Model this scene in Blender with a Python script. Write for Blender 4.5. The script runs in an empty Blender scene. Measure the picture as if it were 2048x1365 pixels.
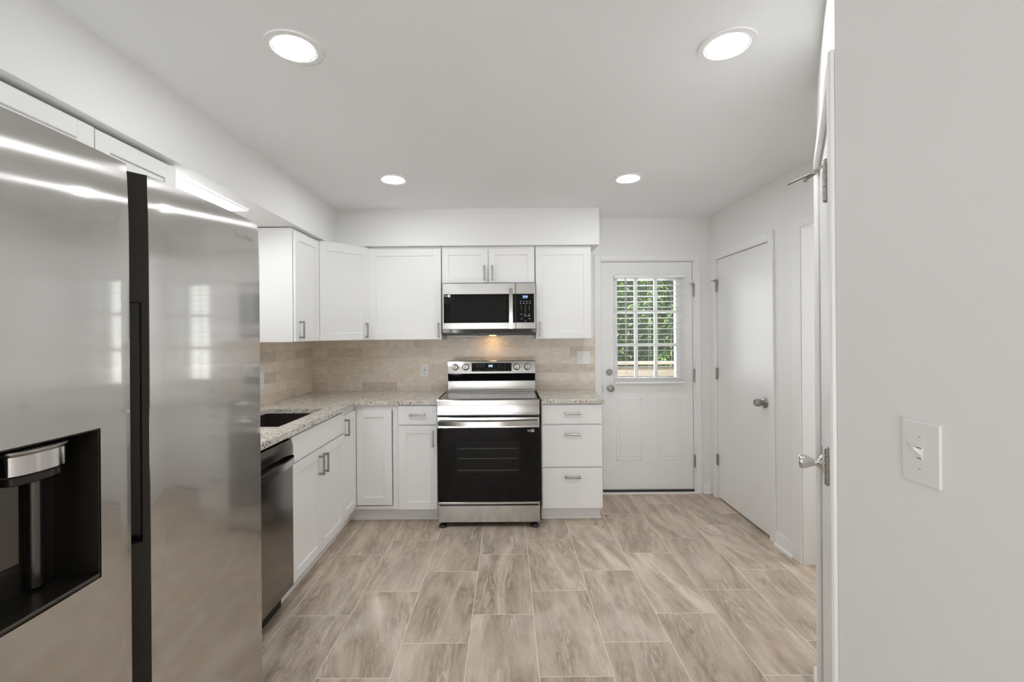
import bpy, bmesh, math, random
from mathutils import Matrix, Vector

C = bpy.context.scene
COL = C.collection
PI = math.pi
R = math.radians

# ------------------------------------------------------------------ camera
CAM_H = 1.43
cam_data = bpy.data.cameras.new('camera')
cam = bpy.data.objects.new('camera', cam_data)
COL.objects.link(cam)
cam_data.sensor_fit = 'HORIZONTAL'
cam_data.sensor_width = 36.0
cam_data.lens = 889.0 / 2048.0 * 36.0
cam_data.shift_x = 9.0 / 2048.0
cam_data.shift_y = -14.5 / 2048.0
cam_data.clip_start = 0.02
cam.matrix_world = Matrix.Translation((0, 0, CAM_H)) @ Matrix.Rotation(R(90), 4, 'X') @ Matrix.Rotation(-0.0075, 4, 'Z')
C.camera = cam

# ------------------------------------------------------------------ world, exposure
world = bpy.data.worlds.new('world')
C.world = world
world.use_nodes = True
wn = world.node_tree.nodes
wl = world.node_tree.links
wn.clear()
w_out = wn.new('ShaderNodeOutputWorld')
w_bg = wn.new('ShaderNodeBackground')
w_bg.inputs['Color'].default_value = (0.93, 0.96, 1.0, 1)
w_bg.inputs['Strength'].default_value = 1.3
wl.new(w_bg.outputs[0], w_out.inputs[0])

C.view_settings.view_transform = 'Standard'
C.view_settings.look = 'None'
C.view_settings.gamma = 1.0
C.view_settings.use_curve_mapping = False
C.view_settings.exposure = 1.80
C.cycles.use_denoising = True
C.cycles.max_bounces = 12
C.cycles.diffuse_bounces = 8
C.cycles.glossy_bounces = 5
C.cycles.transparent_max_bounces = 12
C.cycles.sample_clamp_indirect = 6.0
C.cycles.caustics_reflective = False
C.cycles.caustics_refractive = False

LAMP = 27.0          # strength of the recessed ceiling lamps
SINK_LAMP = 3.2     # strength of the lamp panel under the soffit
WARM_LAMP = 11.0     # cooktop lamp below the microwave

def area_light(name, loc, rot, sx, sy, power, color):
    d = bpy.data.lights.new(name, 'AREA')
    d.shape = 'RECTANGLE'; d.size = sx; d.size_y = sy
    d.energy = power; d.color = color
    o = bpy.data.objects.new(name, d)
    COL.objects.link(o)
    o.location = loc; o.rotation_euler = rot
    return o

# unseen fill added low behind the viewer, then daylight from door glass and hall
area_light('fill_rear_low', (-0.75, -3.75, 0.14), (R(180 - 52), 0, 0), 1.7, 1.1, 23, (0.96, 0.985, 1.01)).data.spread = R(115)
area_light('daylight_door_glass', (1.24, 4.25, 1.47), (R(-90), 0, 0), 0.55, 0.9, 1.3, (0.95, 0.98, 1.0)).data.spread = R(150)
area_light('daylight_hall', (2.85, 2.52, 1.5), (0, R(90), 0), 1.4, 0.35, 2.4, (0.97, 0.98, 1.0))
sun_d = bpy.data.lights.new('sun', 'SUN')
sun_d.energy = 1.5; sun_d.angle = R(4); sun_d.color = (1.0, 0.96, 0.88)
sun = bpy.data.objects.new('sun', sun_d)
COL.objects.link(sun)
sun.rotation_euler = (R(38), R(-28), 0)

# ------------------------------------------------------------------ materials
class Nodes:
    def __init__(self, name):
        self.m = bpy.data.materials.new(name)
        self.m.use_nodes = True
        self.t = self.m.node_tree
        self.p = self.t.nodes['Principled BSDF']
        self.out = self.t.nodes['Material Output']
    def n(self, typ, **kw):
        nd = self.t.nodes.new(typ)
        for k, v in kw.items():
            setattr(nd, k, v)
        return nd
    def l(self, a, b):
        self.t.links.new(a, b)
    def val(self, sock, v):
        if hasattr(v, 'is_output') or isinstance(v, bpy.types.NodeSocket):
            self.l(v, sock)
        else:
            sock.default_value = v
    def math(self, op, a, b=None, c=None):
        nd = self.n('ShaderNodeMath', operation=op)
        self.val(nd.inputs[0], a)
        if b is not None: self.val(nd.inputs[1], b)
        if c is not None: self.val(nd.inputs[2], c)
        return nd.outputs[0]
    def vec(self, x, y, z):
        nd = self.n('ShaderNodeCombineXYZ')
        for i, v in enumerate((x, y, z)): self.val(nd.inputs[i], v)
        return nd.outputs[0]
    def pos(self):
        g = self.n('ShaderNodeNewGeometry')
        s = self.n('ShaderNodeSeparateXYZ')
        self.l(g.outputs['Position'], s.inputs[0])
        return s.outputs[0], s.outputs[1], s.outputs[2], g.outputs['Position']
    def noise(self, vec, scale, detail=4, rough=0.55, dist=0.0):
        nd = self.n('ShaderNodeTexNoise')
        self.l(vec, nd.inputs['Vector'])
        nd.inputs['Scale'].default_value = scale
        nd.inputs['Detail'].default_value = detail
        nd.inputs['Roughness'].default_value = rough
        nd.inputs['Distortion'].default_value = dist
        return nd.outputs['Fac']
    def ramp(self, fac, stops, interp='LINEAR'):
        nd = self.n('ShaderNodeValToRGB')
        self.l(fac, nd.inputs[0])
        cr = nd.color_ramp
        cr.interpolation = interp
        while len(cr.elements) > 1: cr.elements.remove(cr.elements[-1])
        cr.elements[0].position = stops[0][0]
        cr.elements[0].color = tuple(stops[0][1]) + (1,)
        for pz, c in stops[1:]:
            e = cr.elements.new(pz); e.color = tuple(c) + (1,)
        return nd.outputs[0]
    def mix(self, fac, a, b, blend='MIX'):
        nd = self.n('ShaderNodeMix', data_type='RGBA', blend_type=blend)
        self.val(nd.inputs[0], fac)
        for i, v in ((6, a), (7, b)):
            if isinstance(v, tuple): v = v if len(v) == 4 else v + (1,)
            self.val(nd.inputs[i], v)
        return nd.outputs[2]
    def bump(self, h, strength, dist=0.002):
        nd = self.n('ShaderNodeBump')
        self.l(h, nd.inputs['Height'])
        nd.inputs['Strength'].default_value = strength
        nd.inputs['Distance'].default_value = dist
        self.l(nd.outputs[0], self.p.inputs['Normal'])

def simple(name, color, rough=0.5, metal=0.0, spec=0.5, coat=0.0, bump=None, aniso=None):
    k = Nodes(name)
    p = k.p
    p.inputs['Base Color'].default_value = tuple(color) + (1,)
    p.inputs['Roughness'].default_value = rough
    p.inputs['Metallic'].default_value = metal
    p.inputs['Specular IOR Level'].default_value = spec
    p.inputs['Coat Weight'].default_value = coat
    if bump:
        x, y, z, P = k.pos()
        k.bump(k.noise(P, bump[0], 3), bump[1])
    if aniso:
        p.inputs['Anisotropic'].default_value = aniso[0]
        k.l(k.vec(*aniso[1]), p.inputs['Tangent'])
    return k.m

def emissive(name, color, strength):
    k = Nodes(name)
    k.p.inputs['Base Color'].default_value = (0.8, 0.8, 0.8, 1) if strength > 2 else (0.02, 0.02, 0.02, 1)
    k.p.inputs['Emission Color'].default_value = tuple(color) + (1,)
    k.p.inputs['Emission Strength'].default_value = strength
    return k.m

def brushed(name, color, rough, aniso, tangent, grain):
    """brushed sheet steel; grain = stretch of the brushing marks along x, y, z"""
    k = Nodes(name)
    p = k.p
    p.inputs['Metallic'].default_value = 1.0
    p.inputs['Anisotropic'].default_value = aniso
    k.l(k.vec(*tangent), p.inputs['Tangent'])
    x, y, z, P = k.pos()
    v = k.vec(k.math('MULTIPLY', x, grain[0]), k.math('MULTIPLY', y, grain[1]), k.math('MULTIPLY', z, grain[2]))
    f = k.noise(v, 1.0, 3)
    c = k.mix(f, tuple(a * 0.96 for a in color), tuple(min(1, a * 1.04) for a in color))
    k.l(c, p.inputs['Base Color'])
    rr = k.math('MULTIPLY_ADD', f, 0.06, rough - 0.03)
    k.l(rr, p.inputs['Roughness'])
    return k.m

def floor_material():
    k = Nodes('floor_tile')
    x, y, z, P = k.pos()
    W, L = 0.311, 0.62
    cx = k.math('DIVIDE', k.math('SUBTRACT', x, 0.122), W)
    col = k.math('FLOOR', cx)
    u = k.math('FRACT', cx)
    yy = k.math('SUBTRACT', k.math('SUBTRACT', y, 2.47), k.math('MULTIPLY', col, L / 3))
    cy = k.math('DIVIDE', yy, L)
    row = k.math('FLOOR', cy)
    v = k.math('FRACT', cy)
    du = k.math('MULTIPLY', k.math('MINIMUM', u, k.math('SUBTRACT', 1.0, u)), W)
    dv = k.math('MULTIPLY', k.math('MINIMUM', v, k.math('SUBTRACT', 1.0, v)), L)
    d = k.math('MINIMUM', du, dv)
    grout = k.math('LESS_THAN', d, 0.0016)
    wn_ = k.n('ShaderNodeTexWhiteNoise', noise_dimensions='2D')
    k.l(k.vec(col, row, 0.0), wn_.inputs['Vector'])
    rnd = wn_.outputs['Value']
    off = k.math('MULTIPLY', rnd, 37.0)
    # travertine-like streaks running along the tile
    skew = k.math('MULTIPLY_ADD', y, k.math('MULTIPLY_ADD', rnd, 0.5, -0.25), x)
    pv = k.vec(k.math('MULTIPLY', skew, 8.5), k.math('MULTIPLY', y, 1.25), off)
    n1 = k.noise(pv, 1.3, 7, 0.64, 0.75)
    pv2 = k.vec(k.math('MULTIPLY', skew, 19.0), k.math('MULTIPLY', y, 2.6), k.math('ADD', off, 11.0))
    n2 = k.noise(pv2, 1.5, 8, 0.7, 0.9)
    pv3 = k.vec(k.math('MULTIPLY', x, 3.0), k.math('MULTIPLY', y, 1.6), k.math('ADD', off, 23.0))
    n3 = k.noise(pv3, 1.6, 3, 0.5, 0.5)
    base = k.ramp(n1, [(0.28, (0.295, 0.232, 0.178)), (0.42, (0.43, 0.350, 0.278)), (0.54, (0.525, 0.440, 0.360)), (0.72, (0.68, 0.60, 0.515))])
    # thin dark veins that come and go, soft dark bands, fine pitting
    pm = k.vec(k.math('MULTIPLY', skew, 7.0), k.math('MULTIPLY', y, 2.2), k.math('ADD', off, 41.0))
    msk = k.ramp(k.noise(pm, 1.4, 3, 0.5, 0.3), [(0.40, (0, 0, 0)), (0.58, (1, 1, 1))])
    vein = k.math('MAXIMUM', k.math('SUBTRACT', 1.0, k.math('MULTIPLY', k.math('ABSOLUTE', k.math('SUBTRACT', n2, 0.50)), 10.0)), 0.0)
    c = k.mix(k.math('MULTIPLY', k.math('MULTIPLY', vein, msk), 0.72), base, (0.185, 0.146, 0.115))
    band = k.ramp(n2, [(0.30, (1, 1, 1)), (0.46, (0, 0, 0))])
    c = k.mix(k.math('MULTIPLY', band, 0.27), c, (0.30, 0.245, 0.20))
    fine = k.noise(k.vec(k.math('MULTIPLY', skew, 70.0), k.math('MULTIPLY', y, 6.0), off), 1.0, 3, 0.6)
    c = k.mix(k.math('MULTIPLY', k.math('ABSOLUTE', k.math('SUBTRACT', fine, 0.5)), 1.1), c, (0.27, 0.22, 0.178))
    gr = k.noise(P, 90.0, 4, 0.7)
    c = k.mix(k.math('MAXIMUM', k.math('MULTIPLY', k.math('SUBTRACT', gr, 0.50), 1.4), 0.0), c, (0.30, 0.25, 0.205))
    light = k.math('MAXIMUM', k.math('MULTIPLY', k.math('SUBTRACT', n3, 0.52), 2.6), 0.0)
    c = k.mix(k.math('MINIMUM', light, 0.38), c, (0.63, 0.57, 0.505))
    tint = k.math('MULTIPLY_ADD', rnd, 0.18, 1.13)
    hs = k.n('ShaderNodeHueSaturation')
    k.l(c, hs.inputs['Color']); k.l(tint, hs.inputs['Value'])
    hs.inputs['Saturation'].default_value = 1.08
    c = k.mix(grout, hs.outputs[0], (0.84, 0.77, 0.67))
    k.l(c, k.p.inputs['Base Color'])
    k.l(k.math('MULTIPLY_ADD', grout, 0.4, k.math('MULTIPLY_ADD', n1, 0.15, 0.30)), k.p.inputs['Roughness'])
    h = k.math('ADD', k.math('MULTIPLY', k.math('MINIMUM', k.math('DIVIDE', d, 0.003), 1.0), 1.0), k.math('MULTIPLY', n2, 0.15))
    k.bump(h, 0.35, 0.0012)
    return k.m

def backsplash_material(axis):
    k = Nodes('marble_tile_' + axis)
    x, y, z, P = k.pos()
    a = x if axis == 'x' else y
    L, H = 0.3075, 0.0762
    rowf = k.math('DIVIDE', k.math('SUBTRACT', z, 0.93), H)
    row = k.math('FLOOR', rowf); v = k.math('FRACT', rowf)
    colf = k.math('ADD', k.math('DIVIDE', k.math('ADD', a, 4.06), L), k.math('MULTIPLY', k.math('FRACT', k.math('MULTIPLY', row, 0.5)), 1.0))
    col = k.math('FLOOR', colf); u = k.math('FRACT', colf)
    d = k.math('MINIMUM', k.math('MULTIPLY', k.math('MINIMUM', u, k.math('SUBTRACT', 1.0, u)), L),
               k.math('MULTIPLY', k.math('MINIMUM', v, k.math('SUBTRACT', 1.0, v)), H))
    grout = k.math('LESS_THAN', d, 0.0009)
    wn_ = k.n('ShaderNodeTexWhiteNoise', noise_dimensions='2D')
    k.l(k.vec(col, k.math('ADD', row, 7.0 if axis == 'x' else 31.0), 0.0), wn_.inputs['Vector'])
    rnd = wn_.outputs['Value']
    base = k.ramp(rnd, [(0.0, (0.50, 0.425, 0.345)), (0.22, (0.70, 0.61, 0.51)), (0.6, (0.82, 0.735, 0.63)), (1.0, (0.87, 0.80, 0.71))])
    pv = k.vec(k.math('MULTIPLY', a, 7.0), k.math('MULTIPLY', z, 12.0), k.math('MULTIPLY', rnd, 50.0))
    n1 = k.noise(pv, 1.4, 6, 0.6, 1.4)
    c = k.mix(0.5, base, k.ramp(n1, [(0.28, (0.52, 0.445, 0.365)), (0.5, (0.78, 0.69, 0.59)), (0.72, (0.90, 0.83, 0.74))]))
    vein = k.math('MAXIMUM', k.math('SUBTRACT', 1.0, k.math('MULTIPLY', k.math('ABSOLUTE', k.math('SUBTRACT', n1, 0.5)), 34.0)), 0.0)
    c = k.mix(k.math('MULTIPLY', vein, 0.16), c, (0.64, 0.60, 0.55))
    c = k.mix(grout, c, (0.62, 0.55, 0.47))
    k.l(c, k.p.inputs['Base Color'])
    k.p.inputs['Roughness'].default_value = 0.32
    k.bump(k.math('MINIMUM', k.math('DIVIDE', d, 0.002), 1.0), 0.25, 0.0008)
    return k.m

def granite_material():
    k = Nodes('granite')
    x, y, z, P = k.pos()
    n1 = k.noise(P, 16.0, 5, 0.6, 0.6)
    base = k.ramp(n1, [(0.3, (0.50, 0.46, 0.41)), (0.5, (0.66, 0.62, 0.56)), (0.7, (0.76, 0.73, 0.68))])
    def speck(scale, thr, colour, amount, c, mask_scale, mask_thr):
        vo = k.n('ShaderNodeTexVoronoi')
        k.l(P, vo.inputs['Vector']); vo.inputs['Scale'].default_value = scale
        s = k.n('ShaderNodeSeparateColor'); k.l(vo.outputs['Color'], s.inputs[0])
        hit = k.math('LESS_THAN', s.outputs[0], thr)
        core = k.math('LESS_THAN', vo.outputs['Distance'], 0.42)
        m = k.math('MULTIPLY', k.math('MULTIPLY', hit, core), k.math('GREATER_THAN', k.noise(P, mask_scale, 3), mask_thr))
        return k.mix(k.math('MULTIPLY', m, amount), c, colour)
    c = speck(100, 0.34, (0.36, 0.31, 0.265), 0.8, base, 25.0, 0.38)
    c = speck(130, 0.28, (0.14, 0.12, 0.105), 0.9, c, 20.0, 0.42)
    c = speck(85, 0.17, (0.035, 0.031, 0.03), 0.97, c, 18.0, 0.43)
    c = speck(230, 0.35, (0.74, 0.72, 0.69), 0.7, c, 30.0, 0.42)
    k.l(c, k.p.inputs['Base Color'])
    k.p.inputs['Roughness'].default_value = 0.16
    return k.m

def leaf_material():
    k = Nodes('leaf')
    x, y, z, P = k.pos()
    wn_ = k.n('ShaderNodeTexNoise'); k.l(P, wn_.inputs['Vector'])
    wn_.inputs['Scale'].default_value = 9.0; wn_.inputs['Detail'].default_value = 2
    c = k.ramp(wn_.outputs['Fac'], [(0.3, (0.025, 0.06, 0.018)), (0.5, (0.07, 0.14, 0.035)), (0.62, (0.16, 0.27, 0.05)), (0.75, (0.30, 0.40, 0.10))])
    k.l(c, k.p.inputs['Base Color'])
    k.p.inputs['Roughness'].default_value = 0.38
    k.p.inputs['Subsurface Weight'].default_value = 0.0
    return k.m

def wood_material():
    k = Nodes('deck_wood')
    x, y, z, P = k.pos()
    v = k.vec(k.math('MULTIPLY', x, 2.0), k.math('MULTIPLY', y, 2.0), k.math('MULTIPLY', z, 30.0))
    f = k.noise(v, 2.0, 5)
    k.l(k.ramp(f, [(0.3, (0.24, 0.205, 0.155)), (0.7, (0.36, 0.315, 0.25))]), k.p.inputs['Base Color'])
    k.p.inputs['Roughness'].default_value = 0.7
    return k.m

def pane_material():
    k = Nodes('window_glass')
    tr = k.n('ShaderNodeBsdfTransparent')
    gl = k.n('ShaderNodeBsdfGlossy'); gl.inputs['Roughness'].default_value = 0.02
    fr = k.n('ShaderNodeFresnel'); fr.inputs['IOR'].default_value = 1.45
    mx = k.n('ShaderNodeMixShader')
    k.l(fr.outputs[0], mx.inputs[0]); k.l(tr.outputs[0], mx.inputs[1]); k.l(gl.outputs[0], mx.inputs[2])
    k.l(mx.outputs[0], k.out.inputs['Surface'])
    return k.m

M = {}
M['wall'] = simple('wall_paint', (0.85, 0.848, 0.836), 0.62, bump=(260, 0.05))
M['ceiling'] = simple('ceiling_paint', (0.865, 0.875, 0.88), 0.8, bump=(180, 0.05))
M['trim'] = simple('trim_paint', (0.87, 0.868, 0.86), 0.38, bump=(40, 0.02))
M['door_paint'] = simple('door_paint', (0.86, 0.858, 0.85), 0.36, bump=(60, 0.03))
M['cabinet'] = simple('cabinet_paint', (0.86, 0.858, 0.85), 0.36)
M['cabinet_in'] = simple('cabinet_box', (0.78, 0.775, 0.765), 0.5)
M['steel'] = brushed('brushed_steel', (0.50, 0.49, 0.47), 0.20, 0.72, (0, 0, 1), (3, 3, 420))
def fridge_steel():
    k = Nodes('fridge_steel')
    t = k.vec(0.0, 1.0, 0.0)
    lobes = []
    for rough, an, col in ((0.075, 0.3, (0.58, 0.565, 0.545, 1)), (0.20, -0.84, (0.61, 0.595, 0.575, 1))):
        g = k.n('ShaderNodeBsdfAnisotropic')
        g.inputs['Color'].default_value = col
        g.inputs['Roughness'].default_value = rough
        g.inputs['Anisotropy'].default_value = -abs(an)
        k.l(t, g.inputs['Tangent'])
        lobes.append(g)
    mx = k.n('ShaderNodeMixShader'); mx.inputs[0].default_value = 0.64
    k.l(lobes[0].outputs[0], mx.inputs[1]); k.l(lobes[1].outputs[0], mx.inputs[2])
    k.l(mx.outputs[0], k.out.inputs['Surface'])
    return k.m
M['steel_dark'] = fridge_steel()
M['steel_dw'] = brushed('dishwasher_steel', (0.27, 0.255, 0.24), 0.16, 0.6, (0, 0, 1), (3, 3, 420))
M['nickel'] = simple('brushed_nickel', (0.40, 0.385, 0.36), 0.30, 1.0)
M['chrome'] = simple('chrome', (0.72, 0.70, 0.68), 0.12, 1.0)
M['hinge'] = simple('satin_nickel', (0.42, 0.40, 0.365), 0.34, 1.0)
M['bronze'] = simple('dark_bronze', (0.020, 0.017, 0.014), 0.20, 0.0, 0.40)
M['grip'] = simple('bronze_grip', (0.022, 0.018, 0.014), 0.28, 0.0, 0.30)
M['bronze_panel'] = simple('bronze_panel', (0.13, 0.12, 0.11), 0.22, 0.9)
M['black'] = simple('black_plastic', (0.008, 0.008, 0.008), 0.35)
M['black_glass'] = simple('black_glass', (0.004, 0.004, 0.004), 0.045, 0.0, 0.22)
M['oven_window'] = simple('oven_window', (0.009, 0.0088, 0.0085), 0.06, 0.0, 0.22)
M['cooktop_glass'] = simple('cooktop_glass', (0.02, 0.019, 0.018), 0.05, 0.0, 0.95, coat=0.6)
M['burner_ring'] = simple('burner_ring', (0.10, 0.10, 0.10), 0.25)
M['grey_side'] = simple('grey_enamel', (0.20, 0.195, 0.19), 0.4)
M['plate'] = simple('white_plastic', (0.83, 0.82, 0.80), 0.36)
M['slot'] = simple('dark_slot', (0.05, 0.047, 0.045), 0.5)
M['blind'] = simple('blind_slat', (0.88, 0.88, 0.88), 0.42)
M['wand'] = simple('blind_wand', (0.45, 0.43, 0.41), 0.3)
M['sink'] = simple('dark_sink', (0.05, 0.042, 0.036), 0.28, 0.4)
M['legend'] = simple('grey_legend', (0.42, 0.42, 0.42), 0.5)
M['dim_legend'] = simple('dim_legend', (0.16, 0.16, 0.16), 0.5)
M['fridge_letters'] = simple('fridge_letters', (0.60, 0.59, 0.58), 0.35, 0.7)
M['clock'] = emissive('clock_digits', (0.50, 0.72, 1.0), 0.9)
M['clock_glow'] = emissive('clock_field', (0.02, 0.07, 0.30), 0.18)
M['lamp'] = emissive('lamp_diffuser', (0.955, 0.985, 1.01), LAMP)
M['sink_lamp'] = emissive('sink_lamp_diffuser', (0.96, 0.98, 1.0), SINK_LAMP)
M['warm_lamp'] = emissive('cooktop_lamp', (1.0, 0.62, 0.25), WARM_LAMP)
M['sticker'] = simple('white_sticker', (0.75, 0.75, 0.74), 0.5)
M['threshold'] = simple('dark_threshold', (0.035, 0.03, 0.028), 0.45)
M['floor'] = floor_material()
M['splash_x'] = backsplash_material('x')
M['splash_y'] = backsplash_material('y')
M['granite'] = granite_material()
M['leaf'] = leaf_material()
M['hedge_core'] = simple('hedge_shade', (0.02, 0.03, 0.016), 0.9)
M['bark'] = simple('bark', (0.12, 0.09, 0.065), 0.85, bump=(30, 0.5))
M['wood'] = wood_material()
M['lawn'] = simple('lawn', (0.10, 0.16, 0.05), 0.9, bump=(40, 0.6))
M['glass'] = pane_material()

# ------------------------------------------------------------------ mesh builder
class MB:
    def __init__(self, M=None):
        self.bm = bmesh.new()
        self.M = M
    def _merge(self, src, T=None):
        if T is not None: bmesh.ops.transform(src, matrix=T, verts=src.verts)
        me = bpy.data.meshes.new('tmp'); src.to_mesh(me); src.free()
        self.bm.from_mesh(me); bpy.data.meshes.remove(me)
        return self
    def box(self, x0, x1, y0, y1, z0, z1, b=0.0, seg=1, T=None):
        s = bmesh.new()
        bmesh.ops.create_cube(s, size=1.0)
        for v in s.verts:
            v.co = Vector(((x0 + x1) / 2 + v.co.x * (x1 - x0), (y0 + y1) / 2 + v.co.y * (y1 - y0), (z0 + z1) / 2 + v.co.z * (z1 - z0)))
        if b > 0:
            bmesh.ops.bevel(s, geom=s.edges[:], offset=b, segments=seg, affect='EDGES', profile=0.5)
        return self._merge(s, T)
    def cyl(self, p0, p1, r0, r1=None, n=24, b=0.0):
        p0 = Vector(p0); p1 = Vector(p1); r1 = r0 if r1 is None else r1
        d = p1 - p0
        s = bmesh.new()
        bmesh.ops.create_cone(s, cap_ends=True, segments=n, radius1=r0, radius2=r1, depth=d.length)
        if b > 0:
            es = [e for e in s.edges if len(e.link_faces) == 2 and any(len(f.verts) > 4 for f in e.link_faces)]
            bmesh.ops.bevel(s, geom=es, offset=b, segments=2, affect='EDGES', profile=0.5)
        q = Vector((0, 0, 1)).rotation_difference(d.normalized())
        return self._merge(s, Matrix.Translation((p0 + p1) / 2) @ q.to_matrix().to_4x4())
    def lathe(self, prof, origin, axis, n=28):
        """prof: list of (radius, height along axis)"""
        s = bmesh.new()
        rings = []
        for r, h in prof:
            if r < 1e-6:
                rings.append([s.verts.new((0, 0, h))])
            else:
                rings.append([s.verts.new((r * math.cos(2 * PI * i / n), r * math.sin(2 * PI * i / n), h)) for i in range(n)])
        for a, b in zip(rings, rings[1:]):
            for i in range(n):
                j = (i + 1) % n
                if len(a) == 1 and len(b) == 1: continue
                if len(a) == 1: s.faces.new((a[0], b[j], b[i]))
                elif len(b) == 1: s.faces.new((a[i], a[j], b[0]))
                else: s.faces.new((a[i], a[j], b[j], b[i]))
        bmesh.ops.recalc_face_normals(s, faces=s.faces[:])
        q = Vector((0, 0, 1)).rotation_difference(Vector(axis).normalized())
        return self._merge(s, Matrix.Translation(origin) @ q.to_matrix().to_4x4())
    def prism(self, poly, axis, a0, a1, b=0.0):
        def pt(u, v, a):
            return {'x': (a, u, v), 'y': (u, a, v), 'z': (u, v, a)}[axis]
        s = bmesh.new()
        lo = [s.verts.new(pt(u, v, a0)) for u, v in poly]
        hi = [s.verts.new(pt(u, v, a1)) for u, v in poly]
        n = len(poly)
        s.faces.new(lo); s.faces.new(hi[::-1])
        for i in range(n):
            s.faces.new((lo[i], hi[i], hi[(i + 1) % n], lo[(i + 1) % n]))
        bmesh.ops.recalc_face_normals(s, faces=s.faces[:])
        if b > 0:
            bmesh.ops.bevel(s, geom=s.edges[:], offset=b, segments=1, affect='EDGES', profile=0.5)
        return self._merge(s)
    def sweep(self, pts, w, h, n=4, up=(0, 0, 1)):
        """rectangular (n=4) or round section of half sizes w, h along a path"""
        s = bmesh.new()
        pts = [Vector(p) for p in pts]
        rings = []
        for i, p in enumerate(pts):
            t = (pts[min(i + 1, len(pts) - 1)] - pts[max(i - 1, 0)]).normalized()
            side = t.cross(Vector(up)).normalized()
            upv = side.cross(t).normalized()
            if n == 4: offs = [(-1, -1), (1, -1), (1, 1), (-1, 1)]
            else: offs = [(math.cos(2 * PI * k / n), math.sin(2 * PI * k / n)) for k in range(n)]
            rings.append([s.verts.new(p + side * a * w + upv * c * h) for a, c in offs])
        for a, b in zip(rings, rings[1:]):
            for i in range(n):
                s.faces.new((a[i], a[(i + 1) % n], b[(i + 1) % n], b[i]))
        s.faces.new(rings[0][::-1]); s.faces.new(rings[-1])
        bmesh.ops.recalc_face_normals(s, faces=s.faces[:])
        return self._merge(s)
    def ring(self, cx, cy, z0, z1, r0, r1, n=48):
        s = bmesh.new()
        def circ(r, z): return [s.verts.new((cx + r * math.cos(2 * PI * i / n), cy + r * math.sin(2 * PI * i / n), z)) for i in range(n)]
        a, b, c, d = circ(r0, z0), circ(r1, z0), circ(r1, z1), circ(r0, z1)
        for p, q in ((a, b), (b, c), (c, d), (d, a)):
            for i in range(n):
                j = (i + 1) % n
                s.faces.new((p[i], p[j], q[j], q[i]))
        bmesh.ops.recalc_face_normals(s, faces=s.faces[:])
        return self._merge(s)
    def build(self, name, mat, parent=None, angle=32):
        if self.M is not None: bmesh.ops.transform(self.bm, matrix=self.M, verts=self.bm.verts)
        me = bpy.data.meshes.new(name)
        self.bm.to_mesh(me); self.bm.free()
        me.materials.append(mat)
        me.shade_smooth()
        me.set_sharp_from_angle(angle=R(angle))
        o = bpy.data.objects.new(name, me)
        COL.objects.link(o)
        if parent: o.parent = parent
        return o

def thing(name, label, cat, loc=(0, 0, 0), rotz=0.0, group=None, kind=None):
    o = bpy.data.objects.new(name, None)
    o.empty_display_size = 0.05
    COL.objects.link(o)
    o.location = loc; o.rotation_euler = (0, 0, rotz)
    if label: o['label'] = label
    if cat: o['category'] = cat
    if group: o['group'] = group
    if kind: o['kind'] = kind
    return o

def tag(o, label=None, cat=None, group=None, kind=None):
    if label: o['label'] = label
    if cat: o['category'] = cat
    if group: o['group'] = group
    if kind: o['kind'] = kind
    return o

def struct(name, mb, mat, label=None, cat=None):
    return tag(mb.build(name, mat), label, cat, kind='structure')

def text(name, body, size, mat, parent, M4, align='CENTER'):
    """raised lettering, turned into a mesh"""
    cu = bpy.data.curves.new('lettering', 'FONT')
    cu.body = body; cu.size = size; cu.extrude = 0.0002
    cu.align_x = align; cu.align_y = 'CENTER'
    tmp = bpy.data.objects.new('lettering', cu)
    COL.objects.link(tmp)
    me = bpy.data.meshes.new_from_object(tmp.evaluated_get(bpy.context.evaluated_depsgraph_get()))
    bpy.data.objects.remove(tmp); bpy.data.curves.remove(cu)
    me.name = name
    me.transform(M4)
    me.materials.clear(); me.materials.append(mat)
    o = bpy.data.objects.new(name, me)
    COL.objects.link(o)
    o.parent = parent
    return o

FRONT = Matrix.Rotation(R(90), 4, 'X')     # lettering that stands upright and faces local -y

# ------------------------------------------------------------------ the room shell
CEIL = 2.45
XL, XR = -1.74, 1.80          # left and right walls
YB, YR = 3.955, -4.40         # back and rear walls
SOF = 2.150                   # underside of the soffit
struct('floor', MB().box(XL - 0.1, 3.1, YR - 0.1, YB + 0.12, -0.06, 0.0), M['floor'], 'wood-look grey brown tile floor laid lengthwise', 'floor')
struct('ceiling', MB().box(XL - 0.1, 3.1, YR - 0.1, YB + 0.12, CEIL, CEIL + 0.08), M['ceiling'], 'flat white ceiling with recessed lights', 'ceiling')
struct('wall_left', MB().box(XL - 0.1, XL, YR - 0.1, YB + 0.12, 0, CEIL), M['wall'], 'off-white wall behind the sink counter', 'wall')
DX0, DX1, DZ1 = 0.825, 1.664, 2.072      # opening of the back door
wb = MB()
wb.box(XL, DX0, YB, YB + 0.12, 0, CEIL).box(DX1, 3.1, YB, YB + 0.12, 0, CEIL).box(DX0, DX1, YB, YB + 0.12, DZ1, CEIL)
struct('wall_back', wb, M['wall'], 'off-white wall around the glazed back door', 'wall')
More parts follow.
